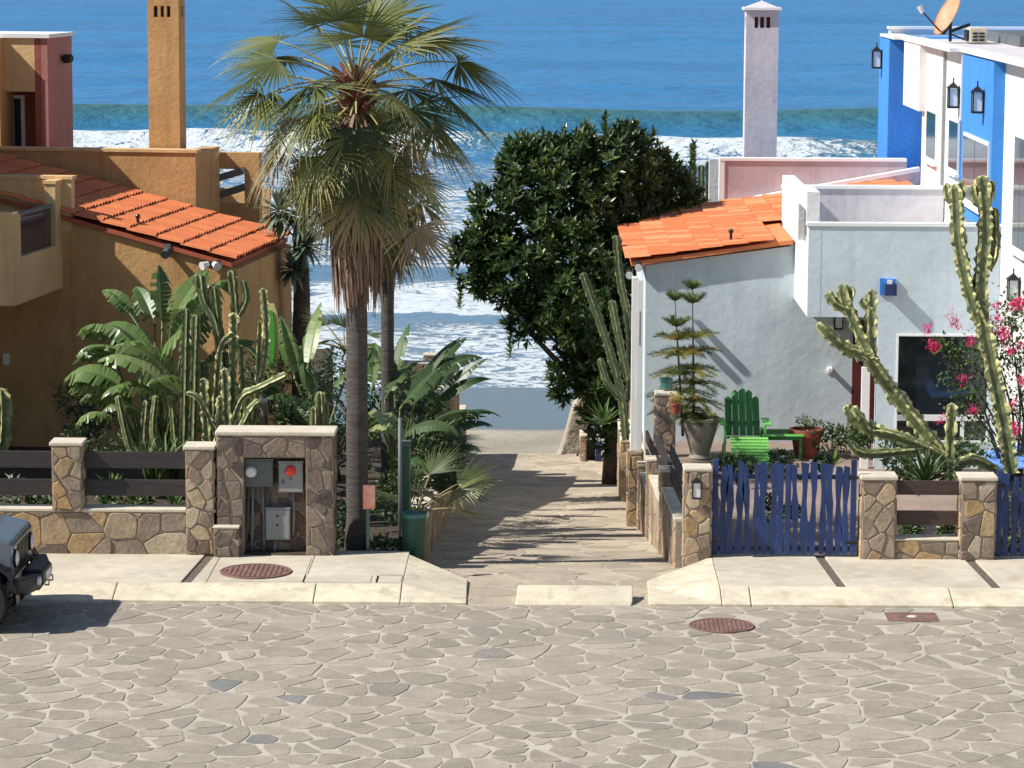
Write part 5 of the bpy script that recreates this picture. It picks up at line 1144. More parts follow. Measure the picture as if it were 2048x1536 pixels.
# bird of paradise clumps
def paddle_clump(label, c, specs, seed, tears=.25, name='bird_of_paradise'):
    rr = random.Random(seed); t = thing(name, label, 'plant', c)
    for u, v, y, az, L_, W_, tone, dr in specs:            # leaf base (top of the stalk) given where it stands
        q = ony(u, v, y); b = Vector(c)+Vector((rr.uniform(-.25, .25), rr.uniform(-.2, .2), 0)); d = q-b; st = d.length; el = math.asin(d.z/st); az0 = math.atan2(d.y, d.x)
        # stalk aimed at q, blade turned to az
        mb = MB(); pts = [b.lerp(q, i/5)+Vector((0, 0, .12*math.sin(math.pi*i/5))) for i in range(6)]
        o = paddle(t, q, R(az), R(rr.uniform(45, 70)) if az is not None else 1.2, .12, L_, W_, tone, rr, dr, tears)
        mb.tube(pts, [.03, .028, .025, .02, .018, .014], 5, .55); mb.build('stalk', K['banana'], o, smooth=True)
    return t
cA = ony(330, 880, D(22.3)); cA = (cA.x, D(22.3), 0)
paddle_clump('large bird of paradise clump with split leaves in front of the shaded ochre wall', cA,
  [(345, 690, D(22.1), -20, 1.25, .62, .55, .5), (360, 720, D(22.0), 60, 1.3, .6, .45, .4), (300, 760, D(22.0), 170, 1.05, .5, .6, .9), (290, 700, D(22.4), 165, 1.0, .5, .5, 1.0), (270, 640, D(22.5), 160, .6, .4, .75, .9), (250, 800, D(22.0), 190, .8, .45, .8, 1.2), (330, 800, D(21.8), 215, 1.0, .5, .75, 1.1), (370, 810, D(21.7), 240, .9, .5, .8, 1.1), (390, 760, D(22.2), 20, 1.0, .5, .4, .9), (310, 650, D(22.6), 120, .8, .4, .5, .5), (300, 850, D(21.8), 200, .7, .4, .6, 1.2), (400, 830, 22, -40, .8, .42, .5, 1), (280, 740, D(22.2), 185, .95, .5, .5, 1.1), (235, 730, D(22.2), 175, .6, .35, .7, 1.3), (350, 760, D(21.8), 200, 1.0, .5, .9, 1.0), (330, 720, D(21.9), -60, 1.3, .75, .6, .5), (325, 660, D(22.3), 100, 1.1, .6, .6, .4), (260, 690, D(22.3), 165, .8, .55, .7, 1.0), (230, 790, D(22.0), 178, .6, .5, .75, 1.3), (280, 660, D(22.4), 140, .7, .5, .55, .8), (345, 640, D(22.2), 60, 1.0, .55, .7, .4), (240, 850, D(21.7), 190, .6, .45, .8, 1.3), (250, 780, D(21.8), 170, .9, .6, .7, 1.1), (300, 720, D(21.9), 150, .9, .6, .55, .9), (340, 790, D(21.6), 180, 1.1, .6, .85, 1.0), (380, 700, D(22.1), 80, .9, .5, .3, .5), (270, 820, D(21.9), 200, .8, .5, .65, 1.2), (400, 860, D(21.6), 0, .8, .45, .4, 1.0)], 5, .7)
cB = ony(650, 900, D(23.0)); cB = (cB.x, D(23.0), -.1)
paddle_clump('bird of paradise with tall pale paddle leaves left of the palm trunk', cB,
  [(590, 760, D(23.0), 110, 1.1, .42, .75, .3), (615, 740, D(23.1), 80, 1.15, .45, .85, .4), (655, 790, D(22.8), 30, .9, .42, .5, .6), (690, 760, D(23.3), 60, .9, .4, .45, .6), (590, 830, D(22.6), 170, .8, .4, .35, 1), (640, 860, D(22.2), 200, .9, .42, .45, 1), (700, 880, 22, -30, .9, .4, .6, 1), (560, 820, 23, 160, .9, .42, .25, .9), (540, 760, D(23.3), 150, .9, .42, .15, .8), (670, 900, D(21.8), 220, .9, .4, .55, 1.2), (620, 800, D(22.9), 100, .9, .4, .6, .6)], 6, .25)
cC = ony(800, 930, D(22.6)); cC = (cC.x, D(22.6), -.1)
paddle_clump('dark bird of paradise clump between the palm trunk and the path', cC,
  [(770, 800, D(22.6), 60, 1.0, .42, .35, .6), (800, 820, D(22.6), 30, 1.1, .45, .2, .6), (830, 790, D(22.8), 20, 1.0, .4, .2, .5), (860, 830, D(22.8), 0, 1.0, .42, .12, .8), (745, 880, D(21.9), -60, .9, .46, .95, 1.1), (760, 850, D(21.8), -80, .8, .45, .9, 1.3), (800, 880, D(22.2), -20, .9, .4, .3, 1), (840, 880, D(22.5), -10, 1.0, .4, .15, .9), (745, 780, D(23.2), 90, .9, .42, .5, .5), (790, 760, D(23.4), 70, .9, .4, .4, .5), (730, 960, D(21.4), -100, .7, .4, .6, 1.3), (870, 900, D(22.8), 0, .9, .35, .1, 1), (850, 760, D(23.4), 40, .9, .35, .2, .4), (780, 940, D(21.6), -50, .8, .4, .35, 1.2)], 8, .3)
cD = ony(880, 900, D(25.5)); cD = (cD.x-.3, D(25.5), -.9)
paddle_clump('dark hanging paddle leaves reaching out over the far left edge of the path', cD,
  [(880, 800, D(25.5), 0, .95, .3, .12, .5), (900, 850, D(25.0), -10, .8, .3, .1, .9), (860, 760, D(25.5), 20, .9, .35, .2, .7), (895, 830, D(25.5), 180, .8, .35, .1, .9), (885, 920, D(24.5), -30, .7, .3, .1, 1.0), (880, 880, 25, -10, .8, .32, .15, .8), (850, 840, 25, -60, .8, .35, .12, 1), (870, 790, 26, 60, .8, .35, .15, .6)], 10, .3)

# ================================================================ cacti
def cactus(name, label, stems, seed, group=None, ribs=5, tone=.45, edge=.9, bump=.22, base=None, cat='cactus'):
    """stems: lists of (u, v, y) points with a radius first"""
    pts0 = stems[0][1:]; b = ony(*pts0[0]); t = thing(name, label, cat, (b.x, b.y, b.z), group=group)
    for i, s in enumerate(stems):
        P = [ony(u, v, y) for u, v, y in s[1:]]; mb = MB(); cactus_stem(mb, P, s[0], ribs, bump, seed*31+i, tone, edge); mb.build('stem', K['cactus'], t)
    return t
Yc = D(21.2)
def col(u, vb_, vt, y=Yc, r_=.065, du=0): return [r_, (u, vb_, y), (u+du*.5, (vb_+vt)/2, y), (u+du, vt, y)]
cactus('columnar_cactus', 'tall dark branching cactus with yellow lit tips right of the split leaf clump',
  [[.075, (455, 900, Yc), (450, 780, Yc), (432, 650, Yc), (408, 600, Yc), (400, 548, Yc)], [.065, (450, 780, Yc), (440, 680, Yc), (428, 572, Yc)], [.06, (452, 760, Yc), (470, 650, Yc), (462, 540, Yc)], [.055, (470, 640, Yc), (492, 600, Yc), (486, 560, Yc)],
   [.06, (405, 580, Yc), (396, 570, Yc), (395, 545, Yc)], col(420, 900, 720, du=-14), col(366, 900, 615, r_=.06, du=6), col(384, 900, 628, Yc-.1, du=8)], 1, tone=.2, edge=.6)
cactus('columnar_cactus', 'pale mottled cactus thicket with thick upright stems behind the meter wall',
  [col(462, 900, 625, Yc-.2, .075, 6), col(492, 900, 690, Yc-.1, .06, -10), col(512, 880, 640, Yc, .05, 8), [.055, (500, 900, Yc-.2), (512, 800, Yc-.2), (532, 690, Yc-.1), (526, 575, Yc)], col(415, 900, 755, Yc-.4, .075, -8), col(436, 905, 790, Yc-.5, .07, 6), col(456, 900, 735, Yc-.5, .08, -6), col(484, 890, 775, Yc-.4, .07, 12),
   [.055, (445, 900, Yc-.5), (480, 800, Yc-.5), (520, 775, Yc-.6), (575, 748, Yc-.7)], [.05, (440, 880, Yc-.5), (400, 800, Yc-.6), (372, 785, Yc-.6)], [.05, (470, 880, Yc-.5), (500, 820, Yc-.6), (520, 800, Yc-.6)], [.05, (430, 860, Yc-.3), (440, 700, Yc-.3), (470, 668, Yc-.3)]], 2, tone=.38, edge=1.0, bump=.5, ribs=4)
cactus('columnar_cactus', 'short golden cactus with two rounded stems behind the cap of the meter wall', [col(640, 868, 782, D(20.3), .07), col(628, 868, 812, D(20.25), .055), col(650, 868, 800, D(20.35), .05)], 3, tone=.55, edge=.85, ribs=7)
cactus('columnar_cactus', 'pointed pale green cactus cut off by the left edge of the photo', [[.16, (-6, 900, D(20.6)), (0, 840, D(20.6)), (-2, 775, D(20.6))]], 4, tone=.5, edge=.8, ribs=8)
cactus('columnar_cactus', 'low warty cactus stems sprouting among spiky leaves below the split leaf clump', [[.055, (262, 905, D(21.3)), (248, 850, D(21.3)), (236, 790, D(21.3))], col(284, 905, 800, D(21.4), .05, 8), [.05, (318, 905, D(21.2)), (306, 860, D(21.2)), (312, 790, D(21.2))], col(352, 905, 790, D(21.4), .055, -10)], 5, tone=.42, edge=.85)
Yd = D(26.1)
cactus('columnar_cactus', 'tall green cactus columns leaning up past the left corner of the orange roof',
  [[.075, (1252, 880, Yd), (1240, 780, Yd), (1215, 690, Yd), (1180, 590, Yd), (1165, 545, Yd)], [.075, (1258, 800, Yd+.1), (1258, 660, Yd+.1), (1240, 560, Yd+.1), (1232, 470, Yd+.1)], [.065, (1246, 800, Yd-.1), (1215, 765, Yd-.2), (1200, 715, Yd-.2)], [.07, (1255, 760, Yd), (1240, 690, Yd), (1222, 600, Yd)]], 6, tone=.14, edge=.42, ribs=5, bump=.35)  # tree's shade put into these stems as a lower tone
cactus('columnar_cactus', 'row of thick cactus tops rising behind the left end of the orange roof', [col(1238, 700, 420, D(31.4), .09), col(1270, 700, 402, D(31.3), .08), col(1296, 700, 380, D(31.4), .12), col(1318, 700, 372, D(31.6), .09), col(1340, 700, 398, D(31.2), .08)], 7, tone=.5, edge=.8, ribs=6)
cactus('columnar_cactus', 'dark slender cactus columns behind the roof beside the mauve parapet', [col(1385, 700, 285, D(31.8), .07), col(1402, 700, 330, D(31.8), .07), col(1416, 700, 322, D(31.9), .06), col(1370, 700, 335, D(31.9), .07), col(1355, 700, 345, D(31.9), .07)], 8, tone=.2, edge=.45, ribs=5)
# candelabra cacti in the right garden
Ye = D(20.6)
cactus('candelabra_cactus', 'sprawling candelabra cactus leaning left over the low fence right of the gate',
  [[0.117, (1915, 945, Ye), (1870, 890, Ye), (1790, 790, Ye), (1730, 705, Ye-.1)], [0.103, (1745, 720, Ye-.1), (1712, 650, Ye-.1), (1690, 600, Ye-.1), (1686, 566, Ye-.1)], [0.090, (1745, 715, Ye-.1), (1742, 650, Ye-.1), (1744, 578, Ye-.1)], [0.097, (1735, 712, Ye-.1), (1690, 695, Ye-.15), (1655, 665, Ye-.2), (1634, 645, Ye-.2)], [0.076, (1694, 620, Ye-.1), (1668, 605, Ye-.15), (1655, 582, Ye-.15)], [0.062, (1690, 612, Ye-.1), (1702, 590, Ye-.1), (1706, 572, Ye-.1)],
   [0.069, (1742, 620, Ye-.1), (1730, 610, Ye-.1), (1724, 596, Ye-.1)],
   [0.090, (1912, 935, Ye-.1), (1860, 900, Ye-.2), (1790, 872, Ye-.3), (1735, 862, Ye-.3)], [0.083, (1745, 864, Ye-.3), (1712, 840, Ye-.3), (1690, 808, Ye-.3)], [0.069, (1735, 862, Ye-.3), (1722, 835, Ye-.35), (1705, 812, Ye-.35)],
   [0.069, (1850, 897, Ye-.2), (1780, 905, Ye-.4), (1720, 905, Ye-.5), (1698, 880, Ye-.5)], [0.083, (1902, 985, Ye-.15), (1900, 900, Ye-.15), (1904, 805, Ye-.15)], [0.083, (1915, 930, Ye), (1950, 920, Ye), (2000, 945, Ye)]], 9, tone=.48, edge=1.0, ribs=4, bump=.45)
cactus('candelabra_cactus', 'tall forked candelabra cactus rising in front of the box balcony at the right',
  [[0.138, (2022, 945, Ye-.1), (2008, 850, Ye-.1), (1985, 740, Ye-.1), (1965, 640, Ye-.1)], [0.117, (1968, 655, Ye-.1), (1940, 590, Ye-.1), (1918, 490, Ye-.1), (1912, 395, Ye-.1), (1908, 368, Ye-.1)], [0.117, (1966, 650, Ye-.1), (1962, 560, Ye-.1), (1970, 450, Ye-.1), (1964, 350, Ye-.1)], [0.062, (1910, 410, Ye-.1), (1897, 395, Ye-.1), (1893, 365, Ye-.1)], [0.062, (1912, 410, Ye-.1), (1924, 390, Ye-.1), (1922, 360, Ye-.1)], [0.069, (1968, 420, Ye-.1), (1950, 395, Ye-.1), (1945, 368, Ye-.1)], [0.069, (1968, 415, Ye-.1), (1982, 390, Ye-.1), (1982, 360, Ye-.1)], [0.069, (1975, 540, Ye-.1), (1990, 500, Ye-.1), (1988, 415, Ye-.1)]], 10, tone=.40, edge=1.0, ribs=4, bump=.4)

# ================================================================ the big dark tree beside the path
def rosette(mb, p, d, L_, W_, tone, rr, n=8):
    d = d.normalized(); a = d.cross(Vector((.2, .3, .9))).normalized(); b = d.cross(a); o = rr.uniform(0, 6)
    for i in range(n):
        f = i/n; ang = o+i*2.4; tilt = .35+.9*f; v = d*math.cos(tilt)+(a*math.cos(ang)+b*math.sin(ang))*math.sin(tilt)
        leaf(mb, p-d*.10*f, v, d, L_*rr.uniform(.8, 1.1), W_, min(1, max(0, tone+rr.uniform(-.15, .15))), .15, 2, .3)
def big_tree():
    rr = random.Random(12); y0 = D(28.6); b = onz(1215, 860, -1.0); base = Vector((ony(1212, 800, y0).x+.1, y0, pz(y0)+.3)); t = thing('broadleaf_tree', 'large dark glossy leaved tree leaning over the path beside the orange roofed house', 'tree', base)
    bl = [(1150, 420, 0, 1.05), (1065, 350, .1, .72), (1210, 330, .2, .78), (1262, 340, .6, .75), (1010, 420, -.1, .62), (990, 500, -.2, .50), (1060, 500, -.4, .85), (1150, 540, -.5, .95), (1090, 600, -.2, .62), (1180, 640, -.2, .75), (1215, 740, 0, .60), (1150, 690, 0, .42), (1245, 440, .5, .75), (1210, 810, .1, .45), (1320, 380, 1.3, .68), (1350, 400, 1.8, .5), (1120, 345, .0, .60), (960, 470, -.1, .28), (930, 500, -.1, .26), (1060, 640, -.2, .42), (1240, 600, .1, .7), (1130, 760, -.1, .38), (1240, 700, .1, .6), (1180, 500, 0, 1.0), (1225, 860, -.2, .42), (1190, 760, -.3, .4), (1030, 560, -.2, .55), (975, 530, -.2, .4), (1250, 800, .1, .5), (960, 560, -.1, .32), (1255, 290, .5, .42), (1120, 300, .0, .30), (1045, 310, .1, .28), (1170, 300, .1, .32)]
    cs = [(ony(u, v, y0+dy), r_) for u, v, dy, r_ in bl]; mb = MB(); tot = sum(r_**2 for _, r_ in cs)
    for c, r_ in cs:
        k = int(2500*r_**2/tot)+8
        for i in range(k):
            v = Vector((rr.gauss(0, 1), rr.gauss(0, 1), rr.gauss(0, 1))).normalized(); q = c+Vector((v.x, v.y, v.z))*r_*rr.uniform(.62, 1.06)
            young = rr.random() < .13 and v.z > 0
            rosette(mb, q, (v+Vector((0, 0, .7))).normalized(), rr.uniform(.17, .235), .078, .8 if young else rr.uniform(.1, .6), rr, 8)
    for j_ in range(110):
        c, r_ = rr.choice(cs[:22]); v = Vector((rr.gauss(0, 1), rr.gauss(0, .5), rr.gauss(.25, 1))).normalized(); q = c+v*r_*rr.uniform(1.02, 1.12 if v.z > .5 else 1.3)
        for j in range(3): rosette(mb, q-v*.14*j, (v+Vector((0, 0, .6))).normalized(), .19, .07, rr.uniform(.2, .75), rr, 8)
    for u, v, dy in ((1262, 250, .5), (1128, 262, 0), (1175, 262, .1), (1045, 292, .1), (1240, 245, .4), (1290, 280, .7), (1388, 290, 3.0), (1085, 280, .1), (905, 490, -.1), (920, 555, -.1), (1020, 650, -.1), (1335, 315, 1.5), (1380, 330, 3.0)):
        q = ony(u, v, y0+dy)
        for j in range(5): rosette(mb, q-Vector((0, 0, .13*j)), Vector((rr.uniform(-.3, .3), rr.uniform(-.3, .3), 1)), .17, .062, rr.uniform(.4, .8), rr, 8)
    tag(mb.build('foliage', K['leafdark'], t), kind='stuff')
    br = MB(); f1 = base+Vector((-.05, 0, 1.1)); br.tube([base-Vector((0, 0, .6)), base+Vector((.05, 0, .5)), f1], [.2, .17, .14], 10); br.build('trunk', K['bark2'], t, smooth=True)
    lb_ = MB()
    for c, r_ in cs: lb_.tube([f1-Vector((0, 0, .1)), f1.lerp(c, .5)+Vector((rr.uniform(-.2, .2), 0, .15)), c], [.07, .045, .012], 6)
    lb_.build('limbs', K['bark2'], t, smooth=True)
big_tree()

# ================================================================ small garden plants
agave('agave_plant', 'green agave rosette with white striped leaves at the foot of the dark tree', ony(1205, 850, D(27.2)), 26, .50, .07, 1, tone=.6)
agave('agave_plant', 'blue green agave behind the dark boards right of the gate', ony(1850, 965, D(20.2)), 34, .55, .07, 2, tone=.35, mat_='leaf')
agave('agave_plant', 'spiky yellow green plant behind the left end of the picket gate', ony(1660, 935, D(21.5)), 20, .3, .06, 3, tone=.75)
for i, (u, v, y, lab) in enumerate(((290, 905, D(20.6), 'clump of long strap leaves just right of the first fence pillar'), (330, 900, D(20.5), 'strap leaf clump standing higher behind the middle of the board fence'), (225, 960, D(20.1), 'low pale strap leaf clump seen through the boards near the left pillar'), (350, 990, D(20.0), 'strap leaf clump between the boards near the second pillar'), (270, 985, D(20.0), 'small strap leaf clump low in the middle of the board fence'))):
    agave('strap_leaf_plant', lab, ony(u, v+25, y), 22, .48 if i < 2 else .34, .045, 20+i, tone=.62)
for i, (u, v, y, r_, n, lab, sq, fl) in enumerate((
    (770, 1118, D(19.85), .20, 420, 'small bright shrub with white flowers between the sign post and the bin', (1, 1, 1), 16),
    (60, 1010, D(19.95), .22, 420, 'low green ground shrub with white flowers behind the left boards', (2.4, .8, .9), 24),
    (250, 1014, D(19.95), .2, 420, 'low green shrub with white flowers below the middle boards', (2.6, .8, .7), 12),
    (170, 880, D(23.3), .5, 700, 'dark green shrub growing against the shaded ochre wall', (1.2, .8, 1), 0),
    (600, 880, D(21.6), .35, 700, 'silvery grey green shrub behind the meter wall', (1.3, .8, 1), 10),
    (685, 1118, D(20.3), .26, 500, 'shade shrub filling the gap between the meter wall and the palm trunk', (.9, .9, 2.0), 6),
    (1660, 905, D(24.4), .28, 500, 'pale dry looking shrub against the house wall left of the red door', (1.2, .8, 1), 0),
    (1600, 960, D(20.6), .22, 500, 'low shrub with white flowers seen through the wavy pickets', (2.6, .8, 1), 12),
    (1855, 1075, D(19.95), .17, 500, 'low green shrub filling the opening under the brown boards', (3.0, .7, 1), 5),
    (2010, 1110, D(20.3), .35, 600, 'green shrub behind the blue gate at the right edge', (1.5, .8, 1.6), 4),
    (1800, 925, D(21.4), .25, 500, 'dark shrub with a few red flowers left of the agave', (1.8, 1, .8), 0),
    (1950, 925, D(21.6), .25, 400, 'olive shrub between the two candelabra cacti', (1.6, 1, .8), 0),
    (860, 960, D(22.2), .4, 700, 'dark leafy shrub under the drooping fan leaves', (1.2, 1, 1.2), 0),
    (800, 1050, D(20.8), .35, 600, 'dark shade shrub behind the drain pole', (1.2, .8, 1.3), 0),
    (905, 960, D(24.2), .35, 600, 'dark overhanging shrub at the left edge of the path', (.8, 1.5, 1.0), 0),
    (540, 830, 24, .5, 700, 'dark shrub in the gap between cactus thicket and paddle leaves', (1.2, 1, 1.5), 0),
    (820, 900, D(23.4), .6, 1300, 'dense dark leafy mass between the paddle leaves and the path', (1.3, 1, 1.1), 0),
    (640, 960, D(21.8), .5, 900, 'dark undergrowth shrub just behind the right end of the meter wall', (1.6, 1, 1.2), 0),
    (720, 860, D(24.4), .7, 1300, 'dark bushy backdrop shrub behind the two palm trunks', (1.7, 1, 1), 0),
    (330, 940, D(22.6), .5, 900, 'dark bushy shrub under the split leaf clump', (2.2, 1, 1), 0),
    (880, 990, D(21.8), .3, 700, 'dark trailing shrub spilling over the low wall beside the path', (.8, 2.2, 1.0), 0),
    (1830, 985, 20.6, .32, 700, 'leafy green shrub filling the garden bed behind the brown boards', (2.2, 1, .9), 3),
    (1470, 960, 21.2, .22, 500, 'low dark shrub between the footrest and the left half of the gate', (1.6, 1, .9), 0),
    (1740, 900, 23.0, .26, 600, 'grey green bushy plant beside the white entry post', (1.4, 1, 1), 3),
    (1560, 1040, 20.2, .18, 500, 'small flowering shrub right behind the middle of the wavy gate', (2.0, 1, 1), 14),
    (200, 930, 21, .3, 400, 'dark weedy shrub behind the first fence pillar', (2.2, 1, 1), 0))):
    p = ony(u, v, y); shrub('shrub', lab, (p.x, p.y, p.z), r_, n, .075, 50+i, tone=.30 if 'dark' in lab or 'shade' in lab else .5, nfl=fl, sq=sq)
# bougainvillea on the right
p = onz(2040, 1000, -.1); rr = random.Random(77)
p = ony(2035, 930, D(22.0))
t = thing('bougainvillea', 'bougainvillea with magenta blossoms climbing at the right edge of the low house', 'bougainvillea', (p.x, p.y, -.06)); lf = MB(); fb = MB(); wb = MB(); st = MB(); base = Vector((p.x, p.y, -.06))
for u, v, r_, k in ((2020, 640, .35, 150), (2035, 720, .4, 190), (1960, 740, .33, 130), (1915, 710, .25, 110), (1940, 800, .33, 110), (2030, 820, .35, 130), (1880, 690, .14, 36), (1990, 690, .3, 110), (1950, 850, .25, 80), (2060, 900, .4, 110), (1895, 760, .15, 24), (2060, 620, .4, 140)):
    c = ony(u, v, D(22.0)); st.tube([base, base.lerp(c, .5)+Vector((.1, 0, .2)), c], [.03, .018, .006], 5)
    for i in range(k*2):
        q = c+Vector((rr.gauss(0, r_*.5), rr.gauss(0, r_*.4), rr.gauss(0, r_*.5))); d = Vector((rr.gauss(0, 1), rr.gauss(0, 1), rr.gauss(0, 1))).normalized(); leaf(lf, q, d, Vector((0, 0, 1)), .075, .045, rr.uniform(.1, .9), .1, 2)
for u, v, n in ((1856, 658, 5), (1866, 690, 9), (1872, 695, 6), (1910, 645, 8), (1898, 632, 3), (1940, 682, 6), (2004, 660, 9), (2010, 672, 11), (2030, 610, 14), (2044, 605, 14), (1995, 635, 5), (2020, 700, 6), (2030, 860, 9), (2025, 855, 8), (1925, 755, 5), (1945, 820, 5), (1885, 840, 4), (2045, 760, 8), (2040, 690, 6), (2022, 810, 5), (1990, 610, 4)):
    c = ony(u, v, D(21.65))
    for i in range(n*9):
        q = c+Vector((rr.gauss(0, .042), rr.gauss(0, .042), rr.gauss(0, .042))); d = Vector((rr.gauss(0, 1), rr.gauss(0, 1), rr.gauss(0, 1))).normalized(); leaf(fb, q, d, Vector((0, 0, 1)), .062, .062, rr.random(), .1, 1)
tag(lf.build('foliage', K['leaf'], t), kind='stuff'); tag(fb.build('blossoms', K['magenta'], t), kind='stuff'); st.build('stems', K['bark2'], t)

# potted Norfolk pine
p0 = ony(1400, 900, D(24.35)); px_, py2 = p0.x, D(24.35)
POT = thing('urn_planter', 'big pale stone urn planter holding the young pine by the green chair', 'planter', (px_, py2, -.06))
z_ = -.06; MB().lathe((px_, py2, z_), [(.02, 0), (.17, 0), (.19, .03), (.15, .08), (.21, .3), (.28, .52), (.29, .62), (.315, .63), (.315, .68), (.27, .68), (.265, .6), (.01, .6)], 26).build('urn', K['urn'], POT, smooth=False, auto=40)
MB().lathe((px_, py2, z_+.6), [(.01, .0), (.265, 0), (.25, .02), (.01, .03)], 18).build('earth', K['soil'], POT)
t = thing('pine_tree', 'young Norfolk pine with two tops and yellowing tiers growing in the stone urn', 'pine tree', (px_-.1, py2, z_+.6)); rr = random.Random(31); nb = MB(); tw = MB()
tops = [(1385, 575, 1388, 860), (1350, 598, 1366, 860)]
def plume(a, b, w_, tone):
    d = b-a; L_ = d.length; d.normalize(); s = d.cross(Vector((0, 0, 1))).normalized(); up_ = s.cross(d); k = int(L_/.0085)*3
    for i in range(k):
        f = i/k; c = a.lerp(b, f)-Vector((0, 0, .10*L_*math.sin(f*3)*0)); ww = w_*(1-.55*f)*rr.uniform(.7, 1.1); sg = -1 if i % 2 else 1; v = (s*sg*rr.uniform(.2, 1.1)+d*.7+up_*rr.uniform(-.3, .9)).normalized(); leaf(nb, c, v, up_, ww*1.15, .030, min(1, max(0, tone+rr.uniform(-.12, .12))), .1, 1)
for ti, (ut, vt, ub, vb_) in enumerate(tops):
    a = ony(ub, vb_, py2+(.1 if ti else 0)); b = ony(ut, vt+4, py2+(.1 if ti else 0)); tw.tube([a-Vector((0, 0, .1)), a.lerp(b, .5), b], [.028, .018, .007], 6)
    levels = (.0, .10, .34, .44, .56, .66, .78, .88) if ti == 0 else (.0, .20, .30, .42, .56, .70, .82)
    for li, f in enumerate(levels):
        c = b.lerp(a, f); ln = (.15, .22, .38, .46, .54, .60, .60, .5)[li]; el = (.75, .60, .30, .15, .05, -.02, -.1, -.2)[li]; nbch = 9
        for k in range(nbch):
            az = 2*math.pi*k/nbch+li*.5+rr.uniform(-.15, .15); L_ = ln*rr.uniform(.8, 1.15); m_ = c+Vector((math.cos(az), math.sin(az), el))*L_*.55; e = m_+Vector((math.cos(az), math.sin(az), el-.35 if li > 1 else el))*L_*.45
            tone = rr.choice((.35, .5, .6, .8 if li > 1 else .5, .85 if 1 < li < 7 else .4, .97 if li in (2, 3) else .45)); tw.tube([c, m_, e], [.008, .006, .003], 4); plume(c.lerp(m_, .1), m_, .13, tone); plume(m_, e, .12, tone)
tag(nb.build('needles', K['pine'], t), kind='stuff'); tw.build('trunk', K['bark2'], t, smooth=True)
# teal pot, red pots
def pot(label, u, v, y, r_, h, m='terra', name='plant_pot', plant=None, z=None):
    c = ony(u, v, y); 
    if z is not None: c.z = z
    t = thing(name, label, 'plant pot', c)
    MB().lathe(c, [(.01, 0), (r_*.7, 0), (r_*.95, h*.75), (r_*1.08, h*.76), (r_*1.08, h), (r_*.9, h), (r_*.88, h*.9), (.01, h*.88)], 20).build('pot', K[m], t, auto=40); return t, c
TP = ony(1332, 778, D(23.35))
pot('teal glazed pot standing on the stone pillar beside the white post', 1332, 778, D(23.33), .095, .17, 'teal', z=TP.z+.005)
pot('small dark red pot on the board wall in front of the pine', 1352, 826, D(22.72), .09, .16, 'terra'); c = ony(1352, 812, D(22.72))
shrub('succulent', 'reddish succulent growing in the small dark red pot', (c.x, c.y, c.z), .10, 90, .06, 91, tone=.9, stems=False, m='pine')
t, c = pot('big round dark terracotta pot by the house wall right of the green table', 1612, 925, D(24.5), .26, .46, 'terra', z=-.06)
shrub('succulent', 'dry twiggy plant in the big round terracotta pot', (c.x, c.y, c.z+.4), .16, 130, .05, 92, tone=.6)
# Adirondack chair with its footrest
def adirondack():
    c = ony(1490, 900, D(23.5)); x, y, z = ony(1488, 900, D(24.3)).x, D(24.35), -.06; t = thing('adirondack_chair', 'green Adirondack chair with a bright slatted footrest on the patio', 'chair', (x, y, z)); zs = .40
    W_ = .26
    for i, hh in enumerate((.58, .68, .72, .68, .58)):
        xx_ = (i-2)*.112; MB().ext([(x+xx_-.052, y+.25, z+zs-.06), (x+xx_+.052, y+.25, z+zs-.06), (x+xx_+.054, y+.70, z+zs-.06+hh-.04), (x+xx_, y+.71, z+zs-.06+hh), (x+xx_-.054, y+.70, z+zs-.06+hh-.04)], (0, -.02, .006)).build('back_slat', K['dchair'], t)
    MB().bar((x-.28, y+.40, z+zs+.12), (x+.28, y+.40, z+zs+.12), .03, .08).bar((x-.27, y+.63, z+zs+.44), (x+.27, y+.63, z+zs+.44), .03, .06).build('back_rail', K['dchair'], t)
    for i in range(5): bx('seat_slat', K['dchair'], t, x-.27, x+.27, y-.26+i*.105, y-.17+i*.105, z+zs-.02-i*.018, z+zs-i*.018)
    for s in (-1, 1):
        bx('arm', K['chair'], t, x+s*.36-.06, x+s*.36+.06, y-.36, y+.34, z+.60, z+.625, bevel=.005)
        bx('leg', K['chair'], t, x+s*.32-.015, x+s*.32+.015, y-.30, y-.20, z, z+.60); MB().ext([(x+s*.30, y-.34, z+.30), (x+s*.30, y-.34, z+.40), (x+s*.30, y+.55, z+.12), (x+s*.30, y+.55, z)], (.02*s, 0, 0)).build('side_rail', K['dchair'], t)
    # footrest sloping down toward the street
    fr = thing('footrest', 'bright green slatted footrest in front of the Adirondack chair', 'footrest', (x+.1, y-.9, z)); x2 = x+.06
    n = 9
    for i in range(n):
        f = i/(n-1); yy_ = y-.40-.62*f; zz = z+.40-.30*f; MB().bar((x2-.30, yy_, zz), (x2+.30, yy_, zz), .062, .016, upv=(0, -.5, 1)).build('slat', K['chair_sunlit'], fr)
    for s in (-1, 1): MB().ext([(x2+s*.27, y-.38, z+.385), (x2+s*.27, y-.38, z+.30), (x2+s*.27, y-1.05, z), (x2+s*.27, y-1.05, z+.07), (x2+s*.27, y-.7, z+.27)], (.02*s, 0, 0)).build('side_rail', K['chair'], fr); bx('leg', K['chair'], fr, x2+s*.27, x2+s*.27+.02, y-.46, y-.40, z, z+.32)
adirondack()
c = ony(1562, 860, D(24.6)); t = thing('patio_table', 'low green patio table against the pale house wall', 'table', (c.x, D(24.6), -.06)); z = c.z
for i in range(5): bx('top_slat', K['chair'], t, c.x-.33, c.x+.33, D(24.3)+i*.12, D(24.41)+i*.12, z-.025, z, bevel=.003)
